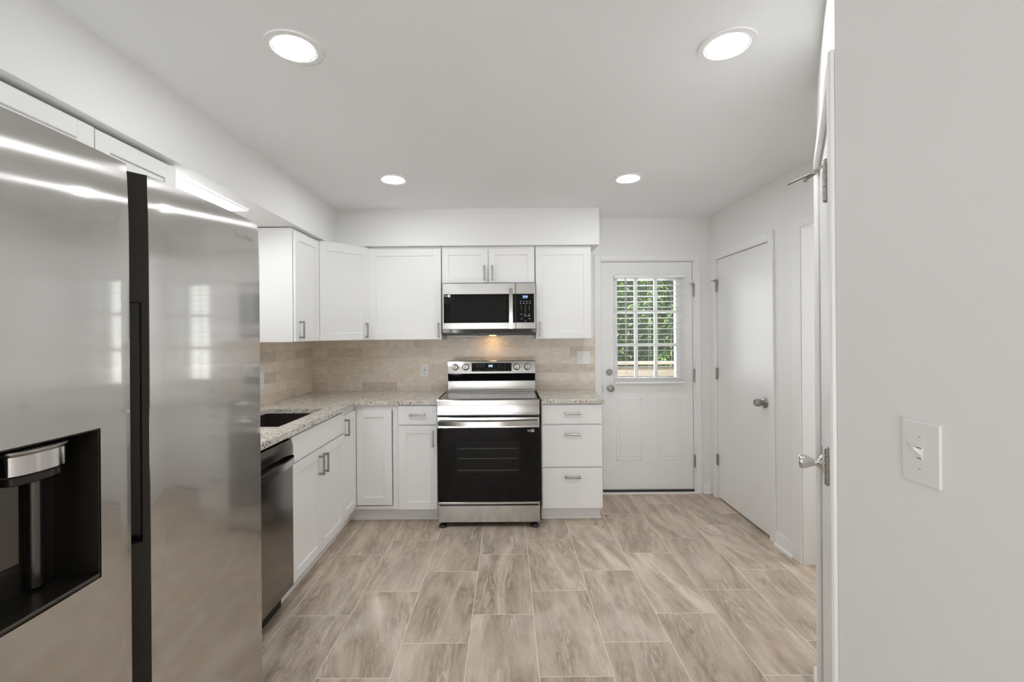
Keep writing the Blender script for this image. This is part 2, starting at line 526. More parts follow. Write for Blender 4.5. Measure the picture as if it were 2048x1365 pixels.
# right wall with a flat door (far) and an open doorway (near)
RDY0, RDY1, RDZ = 3.042, 3.834, 2.055
wr = MB()
wr.box(XR, XR + 0.11, RDY1, YB, 0, CEIL).box(XR, XR + 0.11, RDY0, RDY1, RDZ, CEIL)
wr.box(XR, XR + 0.11, 2.72, RDY0, 0, CEIL).box(XR, XR + 0.11, 1.87, 2.72, 2.062, CEIL)
struct('wall_right', wr, M['wall'], 'off-white wall holding the flat closet door', 'wall')
struct('wall_hall', MB().box(3.0, 3.1, 0.7, YB, 0, CEIL).box(1.91, 3.0, 2.72, 2.82, 0, CEIL), M['wall'], 'pale hall wall seen through the open doorway', 'wall')
# angled wall on the right, near the camera; local x runs along it towards the camera, local y into it
AW = Matrix.Translation((0.788, 1.056, 0)) @ Matrix.Rotation(R(-122.5), 4, 'Z')
wa = MB(AW)
AD0, AD1, ADZ = -0.775, -0.056, 2.05
wa.box(-0.965, AD0, 0, 0.10, 0, CEIL).box(AD1, 0.0, 0, 0.10, 0, CEIL).box(AD0, AD1, 0, 0.10, ADZ, CEIL)
struct('wall_angled', wa, M['wall'], 'narrow angled white wall around the near hinged door', 'wall')
wc = MB()
far = AW @ Vector((-0.965, 0, 0))
wc.box(far.x + 0.003, 3.0, far.y - 0.10, far.y - 0.002, 0, CEIL)
struct('wall_closet', wc, M['wall'], 'wall behind the angled door', 'wall')
struct('wall_near', MB().box(0.782, 0.90, YR - 0.1, 1.056, 0, CEIL), M['wall'], 'grey-white wall in the right foreground with a light switch', 'wall')
struct('wall_rear', MB().box(XL, 0.782, YR - 0.1, YR, 0, CEIL), M['wall'], 'wall behind the viewer', 'wall')
# soffits above the wall cabinets
so = MB()
sq = bmesh.new()
def so_ring(y, x, z):
    return [sq.verts.new(p) for p in ((XL, y, z), (x, y, z), (x, y, CEIL), (XL, y, CEIL))]
ra_, rb_ = so_ring(YR, -1.335, 2.192), so_ring(YB, -1.395, SOF)      # not quite parallel to the wall
for i in range(4): sq.faces.new((ra_[i], ra_[(i + 1) % 4], rb_[(i + 1) % 4], rb_[i]))
sq.faces.new(ra_[::-1]); sq.faces.new(rb_)
bmesh.ops.recalc_face_normals(sq, faces=sq.faces[:])
so._merge(sq)
so.box(-1.396, 0.752, 3.61, YB, SOF, CEIL)
struct('wall_soffit', so, M['wall'], 'white boxed soffit above the wall cabinets', 'soffit')
# backsplash
struct('wall_backsplash', MB().box(XL, 0.778, YB - 0.008, YB - 0.0005, 0.925, 1.395).box(-0.545, 0.24, YB - 0.008, YB - 0.0005, 1.395, 1.45), M['splash_x'], 'beige marble subway tile backsplash behind the range', 'backsplash')
struct('wall_backsplash_side', MB().box(XL + 0.0005, XL + 0.008, 1.75, YB - 0.009, 0.925, 1.395), M['splash_y'], 'beige marble subway tile backsplash on the sink wall', 'backsplash')

# baseboards
def bb_profile(mb, x0, x1, y=0.0):
    """baseboard with shoe along local x, standing out towards -y"""
    mb.prism([(y, 0), (y - 0.012, 0), (y - 0.012, 0.075), (y - 0.006, 0.092), (y, 0.092)], 'x', x0, x1)
    mb.prism([(y - 0.012, 0), (y - 0.026, 0), (y - 0.024, 0.010), (y - 0.012, 0.018)], 'x', x0, x1)
    return mb
struct('baseboard_back', bb_profile(MB(Matrix.Translation((0, YB, 0))), 1.722, 1.797), M['trim'], 'short white baseboard beside the back door', 'baseboard')
RW = Matrix.Translation((XR, YB, 0)) @ Matrix.Rotation(R(-90), 4, 'Z')     # right wall: local x = towards the camera
struct('baseboard_right', bb_profile(MB(RW), YB - 2.985, YB - 2.80), M['trim'], 'white baseboard between closet door and open doorway', 'baseboard')
struct('baseboard_angled', bb_profile(MB(AW), -0.965, -0.836), M['trim'], 'white baseboard end beyond the near hinged door', 'baseboard')
NW = Matrix.Translation((0.782, 1.056, 0)) @ Matrix.Rotation(R(-90), 4, 'Z')
struct('baseboard_near', bb_profile(MB(NW), 0.02, 4.2), M['trim'], 'baseboard of the foreground wall', 'baseboard')

# ------------------------------------------------------------------ door hardware
def hinge(parent, x, z, h=0.09, r=0.0058, side=1, out=0.006, leaf=True, knuckles=5):
    """butt hinge at local x, centre height z; knuckles stand out towards -y"""
    hb = MB()
    for i in range(knuckles):
        a = z - h / 2 + h * i / knuckles
        hb.cyl((x, -out, a + 0.0010), (x, -out, a + h / knuckles - 0.0010), r, n=16)
    hb.cyl((x, -out, z + h / 2), (x, -out, z + h / 2 + 0.004), r * 0.9, r * 0.5, n=14)
    hb.cyl((x, -out, z - h / 2 - 0.003), (x, -out, z - h / 2), r * 0.5, r * 0.9, n=14)
    if leaf:
        hb.box(x, x + side * 0.012, -out + 0.002, -out + 0.006, z - h / 2, z + h / 2)
    return hb.build('hinge', M['hinge'], parent)

def pin_stop(parent, x, z, dx, out, s=1.0):
    """hinge-pin door stop: cap on the pin, curved arm and two rubber-tipped legs"""
    d = MB()
    d.cyl((x, -out, z), (x, -out, z + 0.008 * s), 0.0062 * s, n=14)
    d.cyl((x, -out, z + 0.008 * s), (x, -out, z + 0.014 * s), 0.0025 * s, n=10)
    d.cyl((x, -out, z + 0.014 * s), (x, -out, z + 0.0165 * s), 0.006 * s, 0.0045 * s, n=14)
    a = Vector((x, -out, z + 0.003))
    b = a + Vector((dx * 0.040, -0.022, -0.004)) * s
    d.sweep([a, (a + b) / 2 + Vector((0, 0, 0.002 * s)), b], 0.002 * s, 0.0032 * s)
    d.box(b.x - 0.006 * s, b.x + 0.006 * s, b.y - 0.006 * s, b.y + 0.006 * s, b.z - 0.005 * s, b.z + 0.006 * s, 0.001 * s)
    d.sweep([b, b + Vector((dx * 0.030, -0.058, -0.012)) * s], 0.0028 * s, 0.0028 * s, n=10)
    e = b + Vector((dx * 0.012, -0.016, -0.010)) * s
    d.sweep([b + Vector((0, 0, -0.004)) * s, e], 0.0035 * s, 0.0035 * s, n=10)
    d.cyl(e, e + Vector((dx * 0.002, -0.006, -0.002)) * s, 0.0075 * s, n=14)
    return d.build('door_stop', M['hinge'], parent)

def knob(parent, x, z, mat, prof=None, y=0.0, rose_r=0.032):
    prof = prof or [(0, 0), (rose_r, 0), (rose_r, 0.004), (rose_r * 0.75, 0.010), (0.014, 0.014), (0.012, 0.026), (0.020, 0.034), (0.026, 0.046), (0.025, 0.056), (0.016, 0.062), (0.006, 0.063), (0, 0.061)]
    return MB().lathe(prof, (x, y, z), (0, -1, 0)).build('door_knob', mat, parent)

# ------------------------------------------------------------------ door_1: glazed back door
d1 = thing('door_1', 'white back door with a nine-light window and two lower panels', 'door', (0, YB, 0), kind='structure')
SX0, SX1, SZ0, SZ1 = 0.842, 1.650, 0.032, 2.060
GX0, GX1, GZ0, GZ1 = 0.974, 1.505, 1.026, 1.912
fy = 0.012
sl = MB()
sl.box(SX0, GX0, fy, fy + 0.042, SZ0, SZ1).box(GX1, SX1, fy, fy + 0.042, SZ0, SZ1)
sl.box(GX0, GX1, fy, fy + 0.042, SZ0, GZ0).box(GX0, GX1, fy, fy + 0.042, GZ1, SZ1)
for px0, px1 in ((0.966, 1.186), (1.326, 1.542)):      # raised lower panels with a moulded border
    z0, z1 = 0.294, 0.842
    for a0, a1, c0, c1 in ((px0, px1, z1 - 0.010, z1), (px0, px1, z0, z0 + 0.010), (px0, px0 + 0.010, z0, z1), (px1 - 0.010, px1, z0, z1)):
        sl.box(a0, a1, fy - 0.0035, fy + 0.002, c0, c1, 0.0016)
    sl.box(px0 + 0.03, px1 - 0.03, fy - 0.004, fy + 0.002, z0 + 0.03, z1 - 0.03, 0.0037)
sl.build('door_panel', M['door_paint'], d1)
lf = MB()
for a0, a1, c0, c1 in ((GX0 - 0.03, GX1 + 0.03, GZ1 - 0.004, GZ1 + 0.03), (GX0 - 0.03, GX1 + 0.03, GZ0 - 0.03, GZ0 + 0.004), (GX0 - 0.03, GX0 + 0.004, GZ0, GZ1), (GX1 - 0.004, GX1 + 0.03, GZ0, GZ1)):
    lf.box(a0, a1, fy - 0.012, fy + 0.045, c0, c1, 0.003)
wf = lf.build('window_frame', M['trim'], d1)
mu = MB()
gw, gh = GX1 - GX0, GZ1 - GZ0
for i in (1, 2):
    mu.box(GX0 + gw * i / 3 - 0.0135, GX0 + gw * i / 3 + 0.0135, fy + 0.004, fy + 0.036, GZ0, GZ1, 0.003)
for i in (1, 2):
    zc = GZ0 + gh * i / 3
    mu.box(GX0, GX1, fy + 0.0045, fy + 0.0355, zc - 0.0135, zc + 0.0135, 0.003)
mu.build('muntin', M['trim'], wf)
MB().box(GX0 - 0.002, GX1 + 0.002, fy + 0.018, fy + 0.022, GZ0 - 0.002, GZ1 + 0.002).build('pane', M['glass'], wf)
cs = MB()
cw, ct = 0.052, -0.018
cs.box(DX0 - cw, DX0, ct, -0.0005, 0, DZ1 + cw, 0.003).box(DX1, DX1 + cw, ct, -0.0005, 0, DZ1 + cw, 0.003).box(DX0, DX1, ct, -0.0005, DZ1, DZ1 + cw, 0.003)
cs.box(DX0, SX0 - 0.004, 0.0, 0.12, 0, DZ1).box(SX1 + 0.004, DX1, 0.0, 0.12, 0, DZ1).box(SX0 - 0.004, SX1 + 0.004, 0.0, 0.12, SZ1 + 0.004, DZ1)
cs.box(SX0 - 0.004, SX0 + 0.012, fy + 0.046, 0.12, 0, DZ1).box(SX1 - 0.012, SX1 + 0.004, fy + 0.046, 0.12, 0, DZ1).box(SX0, SX1, fy + 0.046, 0.12, SZ1 - 0.01, DZ1)
cs.build('door_frame', M['trim'], d1)
MB().box(SX0 - 0.004, SX1 + 0.004, -0.004, 0.12, 0.004, 0.030, 0.002).build('door_sweep', M['threshold'], d1)
MB().box(DX0 - 0.01, DX1 + 0.01, -0.030, -0.002, 0.0, 0.014, 0.003).build('threshold', M['trim'], d1)
kn = MB().lathe([(0, 0), (0.030, 0), (0.030, 0.004), (0.022, 0.008), (0.013, 0.012), (0.012, 0.022), (0.022, 0.030), (0.028, 0.042), (0.027, 0.052), (0.020, 0.058), (0.012, 0.059), (0.011, 0.056), (0.006, 0.056), (0.005, 0.062), (0, 0.062)], (0.912, fy, 0.938), (0, -1, 0), 24).build('door_knob', M['nickel'], d1)
db = MB().lathe([(0, 0), (0.028, 0), (0.028, 0.008), (0.024, 0.012), (0, 0.012)], (0.905, fy, 1.080), (0, -1, 0)).build('deadbolt', M['nickel'], d1)
MB().box(0.9005, 0.9095, fy - 0.024, fy - 0.011, 1.062, 1.098, 0.002).build('thumb_turn', M['hinge'], db)
MB().box(SX0 - 0.0045, SX0 - 0.0005, -0.001, 0.010, 0.900, 0.965, 0.001).build('strike_plate', M['hinge'], d1)
for hz in (1.805, 1.045, 0.285):
    hinge(d1, SX1 + 0.006, hz, 0.11, 0.0062, side=1, out=0.004)
pin_stop(d1, SX1 + 0.006, 1.861, -1, 0.004, 0.75)

# ------------------------------------------------------------------ blind hanging on the back door
bl = thing('window_blind', 'white horizontal slat blind hung over the back door window', 'blind', (1.253, YB - 0.026, 0.965))
MB().box(-0.312, 0.312, -0.030, 0.024, 0.948, 0.978, 0.004).build('headrail', M['blind'], bl)
sb = MB()
NS = 19
for i in range(NS):
    z = 0.930 - i * 0.0478
    sb.box(-0.310, 0.310, -0.0245, 0.0245, z - 0.0014, z + 0.0014, T=Matrix.Translation((0, 0, z)) @ Matrix.Rotation(R(-3), 4, 'X') @ Matrix.Translation((0, 0, -z)))
sb.build('slats', M['blind'], bl)
MB().box(-0.310, 0.310, -0.024, 0.024, 0.016, 0.034, 0.004).build('bottom_rail', M['blind'], bl)
for cx_ in (-0.205, 0.0, 0.205):
    lc = MB()
    for yy in (-0.0262, 0.0262):
        lc.cyl((cx_, yy, 0.02), (cx_, yy, 0.955), 0.0011, n=6)
    lc.build('ladder_cord', M['blind'], bl)
MB().cyl((-0.216, -0.034, 0.950), (-0.216, -0.034, 0.385), 0.0038, n=8).build('tilt_wand', M['wand'], bl)

# ------------------------------------------------------------------ door_2: flat closet door in the right wall
d2 = thing('door_2', 'flat white closet door with a satin knob in the right wall', 'door', (XR, YB, 0), R(-90), kind='structure')
x0, x1 = YB - RDY1, YB - RDY0
MB().box(x0 + 0.018, x1 - 0.004, 0.006, 0.044, 0.014, RDZ - 0.006, 0.0012).build('door_panel', M['door_paint'], d2)
fr = MB()
fr.box(x0 - 0.050, x0 + 0.010, -0.016, -0.0005, 0, RDZ + 0.058, 0.003).box(x1 - 0.002, x1 + 0.054, -0.016, -0.0005, 0, RDZ + 0.058, 0.003).box(x0 + 0.010, x1 - 0.002, -0.016, -0.0005, RDZ - 0.001, RDZ + 0.058, 0.003)
fr.box(x0, x0 + 0.014, 0.0, 0.11, 0, RDZ).box(x1 - 0.0015, x1, 0.0, 0.11, 0, RDZ).box(x0, x1, 0.0, 0.11, RDZ - 0.002, RDZ)
fr.box(x0 + 0.014, x0 + 0.03, 0.048, 0.06, 0, RDZ).box(x1 - 0.02, x1 - 0.0015, 0.048, 0.06, 0, RDZ).box(x0 + 0.014, x1 - 0.0015, 0.048, 0.11, 0.0, 0.004)
fr.build('door_frame', M['trim'], d2)
k2 = MB().lathe([(0, 0), (0.036, 0), (0.037, 0.006), (0.030, 0.012), (0.017, 0.016), (0.0155, 0.022), (0.020, 0.030), (0.0265, 0.040), (0.0275, 0.052), (0.025, 0.068), (0.021, 0.074), (0.016, 0.074), (0.014, 0.070), (0.006, 0.070), (0.005, 0.074), (0, 0.074)], (YB - 3.122, 0.006, 0.932), (0, -1, 0)).build('door_knob', M['nickel'], d2)
for hz in (1.825, 1.075, 0.337):
    hinge(d2, x0 + 0.014, hz, 0.094, 0.0068, side=1, out=0.006)
pin_stop(d2, x0 + 0.014, 1.874, 1, 0.008, 0.8)

# trim of the open doorway nearer the camera
tr = MB(RW)
tr.box(YB - 2.80, YB - 2.722, -0.012, -0.0005, 0, 2.12, 0.003)
tr.box(YB - 2.722, YB - 1.88, -0.012, -0.0005, 2.062, 2.12, 0.003)
struct('trim_1', tr, M['trim'], 'white casing of the open doorway behind the near door', 'trim')

# ------------------------------------------------------------------ door_3: near door in the angled wall
d3 = thing('door_3', 'white hinged door with a bright tulip knob in the angled wall', 'door', (0.788, 1.056, 0), R(-122.5), kind='structure')
MB().box(AD0 + 0.004, AD1 - 0.006, 0.000, 0.035, 0.012, ADZ - 0.006, 0.0012).build('door_panel', M['door_paint'], d3)
ca = MB()
ca.box(AD1 - 0.002, 0.0, -0.018, -0.0005, 0, ADZ + 0.056, 0.005).box(AD0 - 0.056, AD0 + 0.002, -0.018, -0.0005, 0, ADZ + 0.056, 0.005).box(AD0 + 0.002, AD1 - 0.002, -0.018, -0.0005, ADZ - 0.002, ADZ + 0.056, 0.005)
ca.box(AD0, AD0 + 0.002, 0.0, 0.1, 0, ADZ).box(AD1 - 0.003, AD1, 0.0, 0.1, 0, ADZ).box(AD0, AD1, 0.0, 0.1, ADZ - 0.004, ADZ)
ca.box(AD0 + 0.002, AD0 + 0.02, 0.040, 0.1, 0, ADZ).box(AD1 - 0.02, AD1 - 0.003, 0.040, 0.1, 0, ADZ)
ca.build('door_frame', M['trim'], d3)
MB().lathe([(0, 0), (0.033, 0), (0.034, 0.003), (0.030, 0.007), (0.017, 0.012), (0.0125, 0.020), (0.0125, 0.026), (0.015, 0.032), (0.0235, 0.048), (0.0265, 0.062), (0.0255, 0.070), (0.021, 0.0735), (0.0, 0.0735)], (-0.700, 0.0, 0.940), (0, -1, 0)).build('door_knob', M['chrome'], d3)
MB().box(-0.752, -0.722, -0.0025, 0.0, 0.952, 0.998, 0.001).build('latch_guard', M['hinge'], d3)
for hz in (1.802, 1.090, 0.21):
    hinge(d3, AD1 - 0.004, hz, 0.090, 0.0066, side=1, out=0.021)
pin_stop(d3, AD1 - 0.004, 1.847, -1, 0.021, 1.0)

# ------------------------------------------------------------------ recessed ceiling lamps
def make_downlight():
    r = thing('recessed_light', 'recessed', 'ceiling light', (0, 0, CEIL))
    MB().ring(0, 0, -0.006, -0.0005, 0.077, 0.096).build('trim_ring', M['trim'], r)
    MB().ring(0, 0, -0.0035, -0.0006, 0.070, 0.0768).build('inner_ring', M['trim'], r)
    MB().cyl((0, 0, -0.003), (0, 0, -0.0008), 0.070, n=40).build('diffuser', M['lamp'], r)
    return r
LIGHTS = [(-0.748, 1.573, 'round recessed ceiling light, left one of the near pair'),
          (0.787, 1.578, 'round recessed ceiling light near the angled door wall'),
          (-0.742, 2.915, 'round recessed ceiling light above the corner counter'),
          (0.803, 2.930, 'round recessed ceiling light in front of the back door')]
proto = make_downlight()
for i, (lx, ly, lab) in enumerate(LIGHTS):
    if i == 0:
        o = proto
    else:
        o = proto.copy(); COL.objects.link(o)
        for ch in list(proto.children):
            c = ch.copy(); COL.objects.link(c); c.parent = o
    o.location = (lx, ly, CEIL)
    o['label'] = lab; o['group'] = 'recessed ceiling lights'

sl_ = thing('soffit_light', 'bright rectangular lamp panel set under the soffit over the fridge top', 'light', (-1.60, 2.24, SOF + 0.005))
MB().box(-0.115, 0.115, -0.34, -0.325, -0.004, -0.0005).box(-0.115, 0.115, 0.325, 0.34, -0.004, -0.0005).box(-0.115, -0.105, -0.325, 0.325, -0.004, -0.0005).box(0.105, 0.115, -0.325, 0.325, -0.004, -0.0005).build('light_frame', M['trim'], sl_)
MB().box(-0.105, 0.105, -0.325, 0.325, -0.003, -0.0006).build('diffuser', M['sink_lamp'], sl_)

# ------------------------------------------------------------------ cabinets
def shaker(mb, x0, x1, z0, z1, y=-0.02, t=0.0165, rail=0.058, b=0.0012):
    """five-piece door: rails, stiles and a recessed flat panel; front face at y"""
    mb.box(x0, x0 + rail, y, y + t, z0, z1, b).box(x1 - rail, x1, y, y + t, z0, z1, b)
    mb.box(x0 + rail, x1 - rail, y, y + t, z1 - rail, z1, b).box(x0 + rail, x1 - rail, y, y + t, z0, z0 + rail, b)
    mb.box(x0 + rail - 0.004, x1 - rail + 0.004, y + 0.0080, y + t - 0.001, z0 + rail - 0.004, z1 - rail + 0.004)
    return mb

def pull(parent, x, z, length=0.120, vertical=True, y=-0.02):
    """square bar pull with two posts"""
    h = MB(); r = 0.0056; out = 0.031
    L = length / 2
    if vertical:
        h.box(x - r, x + r, y - out - r, y - out + r, z - L, z + L, 0.0014)
        for s in (-1, 1):
            h.box(x - r, x + r, y - out, y, z + s * (L - 0.008) - 0.006, z + s * (L - 0.008) + 0.006, 0.001)
    else:
        h.box(x - L, x + L, y - out - r, y - out + r, z - r, z + r, 0.0014)
        for s in (-1, 1):
            h.box(x + s * (L - 0.008) - 0.006, x + s * (L - 0.008) + 0.006, y - out, y, z - r, z + r, 0.001)
    return h.build('handle', M['nickel'], parent)

def door(parent, x0, x1, z0, z1, hx=None, hz=None, **kw):
    d = shaker(MB(), x0, x1, z0, z1, **kw).build('door', M['cabinet'], parent)
    if hx is not None: pull(d, hx, hz)
    return d

def drawer(parent, x0, x1, z0, z1, handle=True, hz=None):
    d = MB().box(x0, x1, -0.02, -0.0035, z0, z1, 0.0012).build('drawer', M['cabinet'], parent)
    if handle: pull(d, (x0 + x1) / 2, (z0 + z1) / 2 if hz is None else hz, 0.120, False)
    return d

G = 0.0025
# --- base cabinets on the back wall (front of the face frame at FB)
FB, BD = 3.385, 0.555
c1 = thing('base_cabinet', 'narrow white base cabinet with one drawer over one door, left of the range', 'cabinet', (-0.842, FB, 0), group='white base cabinets')
MB().box(0, 0.306, 0, BD, 0.10, 0.898, 0.001).build('body', M['cabinet'], c1)
MB().box(0, 0.306, 0.055, BD, 0.0, 0.10).box(0, 0.306, 0.042, 0.055, 0.0, 0.018, 0.003).build('toe_kick', M['cabinet_in'], c1)
drawer(c1, 0.012, 0.302, 0.748, 0.888, hz=0.822)
door(c1, 0.012, 0.302, 0.103, 0.736, 0.272, 0.640, rail=0.056)
c2 = thing('base_cabinet', 'white base cabinet with three stacked drawers, right of the range', 'cabinet', (0.252, FB, 0), group='white base cabinets')
MB().box(0, 0.463, 0, BD, 0.10, 0.898, 0.001).build('body', M['cabinet'], c2)
MB().box(0, 0.455, 0.055, BD, 0.0, 0.10).box(0, 0.461, 0.042, 0.055, 0.0, 0.018, 0.003).build('toe_kick', M['cabinet_in'], c2)
drawer(c2, 0.006, 0.459, 0.745, 0.887, hz=0.824)
drawer(c2, 0.006, 0.459, 0.420, 0.734, hz=0.666)
drawer(c2, 0.006, 0.459, 0.104, 0.409, hz=0.343)

# --- corner base with a folded two-leaf door
LX = -1.170            # front of the face frames on the sink side
cc = thing('corner_cabinet', 'white corner base cabinet with a two-leaf folding door', 'cabinet', (LX, FB, 0), group='white base cabinets')
cb = MB()
ox, oy = 0.0, 0.0
L1 = 3.107 - FB            # where the sink side starts
R1 = -0.8425 - LX          # right end
cb.prism([(XL + 0.004 - LX, L1), (-0.001, L1), (-0.001, 0.001), (R1, 0.001), (R1, BD), (XL + 0.004 - LX, BD)], 'z', 0.10, 0.125)
cb.prism([(XL + 0.004 - LX, L1), (-0.03, L1), (-0.03, 0.03), (R1, 0.03), (R1, BD), (XL + 0.004 - LX, BD)], 'z', 0.125, 0.860)
cb.prism([(XL + 0.004 - LX, L1), (-0.001, L1), (-0.001, 0.001), (R1, 0.001), (R1, BD), (XL + 0.004 - LX, BD)], 'z', 0.860, 0.898)
cb.box(R1 - 0.036, R1, 0.001, 0.04, 0.125, 0.86)
cb.build('body', M['cabinet'], cc)
MB().prism([(XL + 0.004 - LX, L1), (-0.055, L1), (-0.055, 0.055), (R1, 0.055), (R1, BD), (XL + 0.004 - LX, BD)], 'z', 0.0, 0.10).box(-0.055, R1, 0.042, 0.055, 0, 0.018, 0.003).build('toe_kick', M['cabinet_in'], cc)
shaker(MB(), 0.018, R1 - 0.042, 0.137, 0.862, y=-0.016).build('door', M['cabinet'], cc)
dl = shaker(MB(Matrix.Rotation(R(90), 4, 'Z')), L1 + 0.006, -0.018, 0.137, 0.862, y=-0.016, rail=0.05).build('door', M['cabinet'], cc)
hp = MB(Matrix.Rotation(R(90), 4, 'Z'))
zc_, xc_ = 0.775, L1 + 0.034
hp.box(xc_ - 0.0056, xc_ + 0.0056, -0.052, -0.041, zc_ - 0.060, zc_ + 0.060, 0.0014)
for s in (-1, 1):
    hp.box(xc_ - 0.0056, xc_ + 0.0056, -0.045, -0.016, zc_ + s * 0.052 - 0.006, zc_ + s * 0.052 + 0.006, 0.001)
hp.build('handle', M['nickel'], dl)

# --- sink base on the left wall: local x = world y
sk = thing('sink_cabinet', 'white sink base cabinet with a plain false front over two doors', 'cabinet', (LX, 2.353, 0), R(90), group='white base cabinets')
SD = 0.56
MB().box(0.0, 0.753, 0, 0.02, 0.10, 0.898).box(0.0, 0.018, 0.02, SD, 0.10, 0.898).box(0.735, 0.753, 0.02, SD, 0.10, 0.898).box(0.018, 0.735, 0.02, SD, 0.10, 0.118).build('body', M['cabinet'], sk)
MB().box(0, 0.753, 0.055, 0.5, 0, 0.10).box(0, 0.753, 0.042, 0.055, 0, 0.018, 0.003).build('toe_kick', M['cabinet_in'], sk)
MB().box(0.004, 0.749, -0.02, -0.001, 0.745, 0.887, 0.0012).build('false_front', M['cabinet'], sk)
door(sk, 0.004, 0.3755, 0.103, 0.736, 0.3455, 0.640, rail=0.056)
door(sk, 0.3785, 0.749, 0.103, 0.736, 0.4085, 0.640, rail=0.056)

# --- wall cabinets
UZ0, UZ1 = 1.385, 2.148
DZ0, DZT = 1.389, 2.130
FU = 3.65
u1 = thing('wall_cabinet', 'wide white single-door wall cabinet left of the microwave', 'wall cabinet', (-1.133, FU, UZ0), group='white wall cabinets')
h_ = UZ1 - UZ0
MB().box(0.0015, 0.595, 0, 0.3, 0, h_, 0.001).build('body', M['cabinet'], u1)
door(u1, 0.004, 0.593, 0.004, DZT - UZ0, 0.570, 0.080)
u2 = thing('wall_cabinet', 'short white two-door wall cabinet above the microwave', 'wall cabinet', (-0.535, FU, 1.843), group='white wall cabinets')
MB().box(0.0015, 0.762, 0, 0.3, 0, UZ1 - 1.843, 0.001).build('body', M['cabinet'], u2)
door(u2, 0.004, 0.3805, 0.004, DZT - 1.843, 0.350, 0.084, rail=0.055)
door(u2, 0.3835, 0.760, 0.004, DZT - 1.843, 0.414, 0.084, rail=0.055)
u3 = thing('wall_cabinet', 'narrow white single-door wall cabinet right of the microwave', 'wall cabinet', (0.2305, FU, UZ0), group='white wall cabinets')
MB().box(0.0015, 0.460, 0, 0.3, 0, h_, 0.001).build('body', M['cabinet'], u3)
door(u3, 0.004, 0.452, 0.004, DZT - UZ0, 0.036, 0.080)
# angled corner wall cabinet
u4 = thing('wall_cabinet', 'white corner wall cabinet with an angled door', 'wall cabinet', (-1.430, 3.346, UZ0), group='white wall cabinets')
MB().prism([(XL + 0.004 + 1.430, 0), (0, 0), (0.296, 0.303), (0.296, 0.600), (XL + 0.004 + 1.430, 0.600)], 'z', 0, h_).build('body', M['cabinet'], u4)
ang = math.atan2(0.303, 0.296)
LD = math.hypot(0.303, 0.296)
AM = Matrix.Rotation(ang, 4, 'Z')
d4 = shaker(MB(AM), 0.010, LD - 0.010, 0.004, DZT - UZ0 + 0.002, y=-0.021).build('door', M['cabinet'], u4)
hb = MB(AM)
hb.box(LD - 0.046, LD - 0.0348, -0.057, -0.046, 0.022, 0.142, 0.0014)
for zz in (0.030, 0.134): hb.box(LD - 0.046, LD - 0.0348, -0.051, -0.021, zz - 0.006, zz + 0.006, 0.001)
hb.build('handle', M['nickel'], d4)
# left wall cabinet with its bare side towards the window lamp
u5 = thing('wall_cabinet', 'narrow white wall cabinet at the end of the sink wall, bare side showing', 'wall cabinet', (-1.430, 2.958, UZ0), R(90), group='white wall cabinets')
MB().box(0, 0.386, 0, 0.306, 0, h_, 0.001).build('body', M['cabinet'], u5)
door(u5, 0.004, 0.380, 0.004, DZT - UZ0, 0.058, 0.082)
# over the fridge
u6 = thing('wall_cabinet', 'white two-door wall cabinet above the refrigerator', 'wall cabinet', (-1.430, 1.145, 1.848), R(90), group='white wall cabinets')
MB().box(0, 0.758, 0, 0.306, 0, 2.156 - 1.848, 0.001).build('body', M['cabinet'], u6)
door(u6, 0.004, 0.3775, 0.004, 2.148 - 1.848, 0.34, 0.08, rail=0.06)
door(u6, 0.3805, 0.754, 0.004, 2.146 - 1.848, 0.42, 0.08, rail=0.06)

# ------------------------------------------------------------------ counters and sink
CT0, CT1 = 0.8995, 0.930
CE = -1.140
co = MB()
co.prism([(XL + 0.0095, 1.750), (CE, 1.750), (CE, 2.430), (XL + 0.0095, 2.430)], 'z', CT0, CT1, 0)
co.box(-1.255, CE, 2.430, 3.020, CT0, CT1)
co.box(XL + 0.0095, -1.640, 2.430, 3.020, CT0, CT1)
co.prism([(XL + 0.0095, 3.020), (CE, 3.020), (CE, 3.325), (CE + 0.03, 3.355), (-0.531, 3.355), (-0.531, YB - 0.009), (XL + 0.0095, YB - 0.009)], 'z', CT0, CT1, 0)
tag(co.build('countertop', M['granite']), 'L-shaped speckled granite countertop with the sink cutout', 'countertop', 'granite countertops')
tag(MB().box(0.2515, 0.727, 3.350, YB - 0.009, CT0, CT1, 0.003).build('countertop', M['granite']), 'short speckled granite countertop right of the range', 'countertop', 'granite countertops')
sn = thing('sink', 'dark undermount sink basin in the granite counter', 'sink', (-1.4475, 2.725, 0.70))
ba = MB()
bx, by, bt, bh = 0.2065, 0.309, 0.012, 0.199
ba.box(-bx, bx, -by, by, 0.0, 0.012).box(-bx, -bx + bt, -by, by, 0.012, bh).box(bx - bt, bx, -by, by, 0.012, bh).box(-bx + bt, bx - bt, -by, -by + bt, 0.012, bh).box(-bx + bt, bx - bt, by - bt, by, 0.012, bh)
ba.build('basin', M['sink'], sn)
MB().lathe([(0, 0.0125), (0.045, 0.0125), (0.045, 0.016), (0.036, 0.017), (0.034, 0.014), (0, 0.014)], (0, 0, 0), (0, 0, 1)).build('drain', M['nickel'], sn)

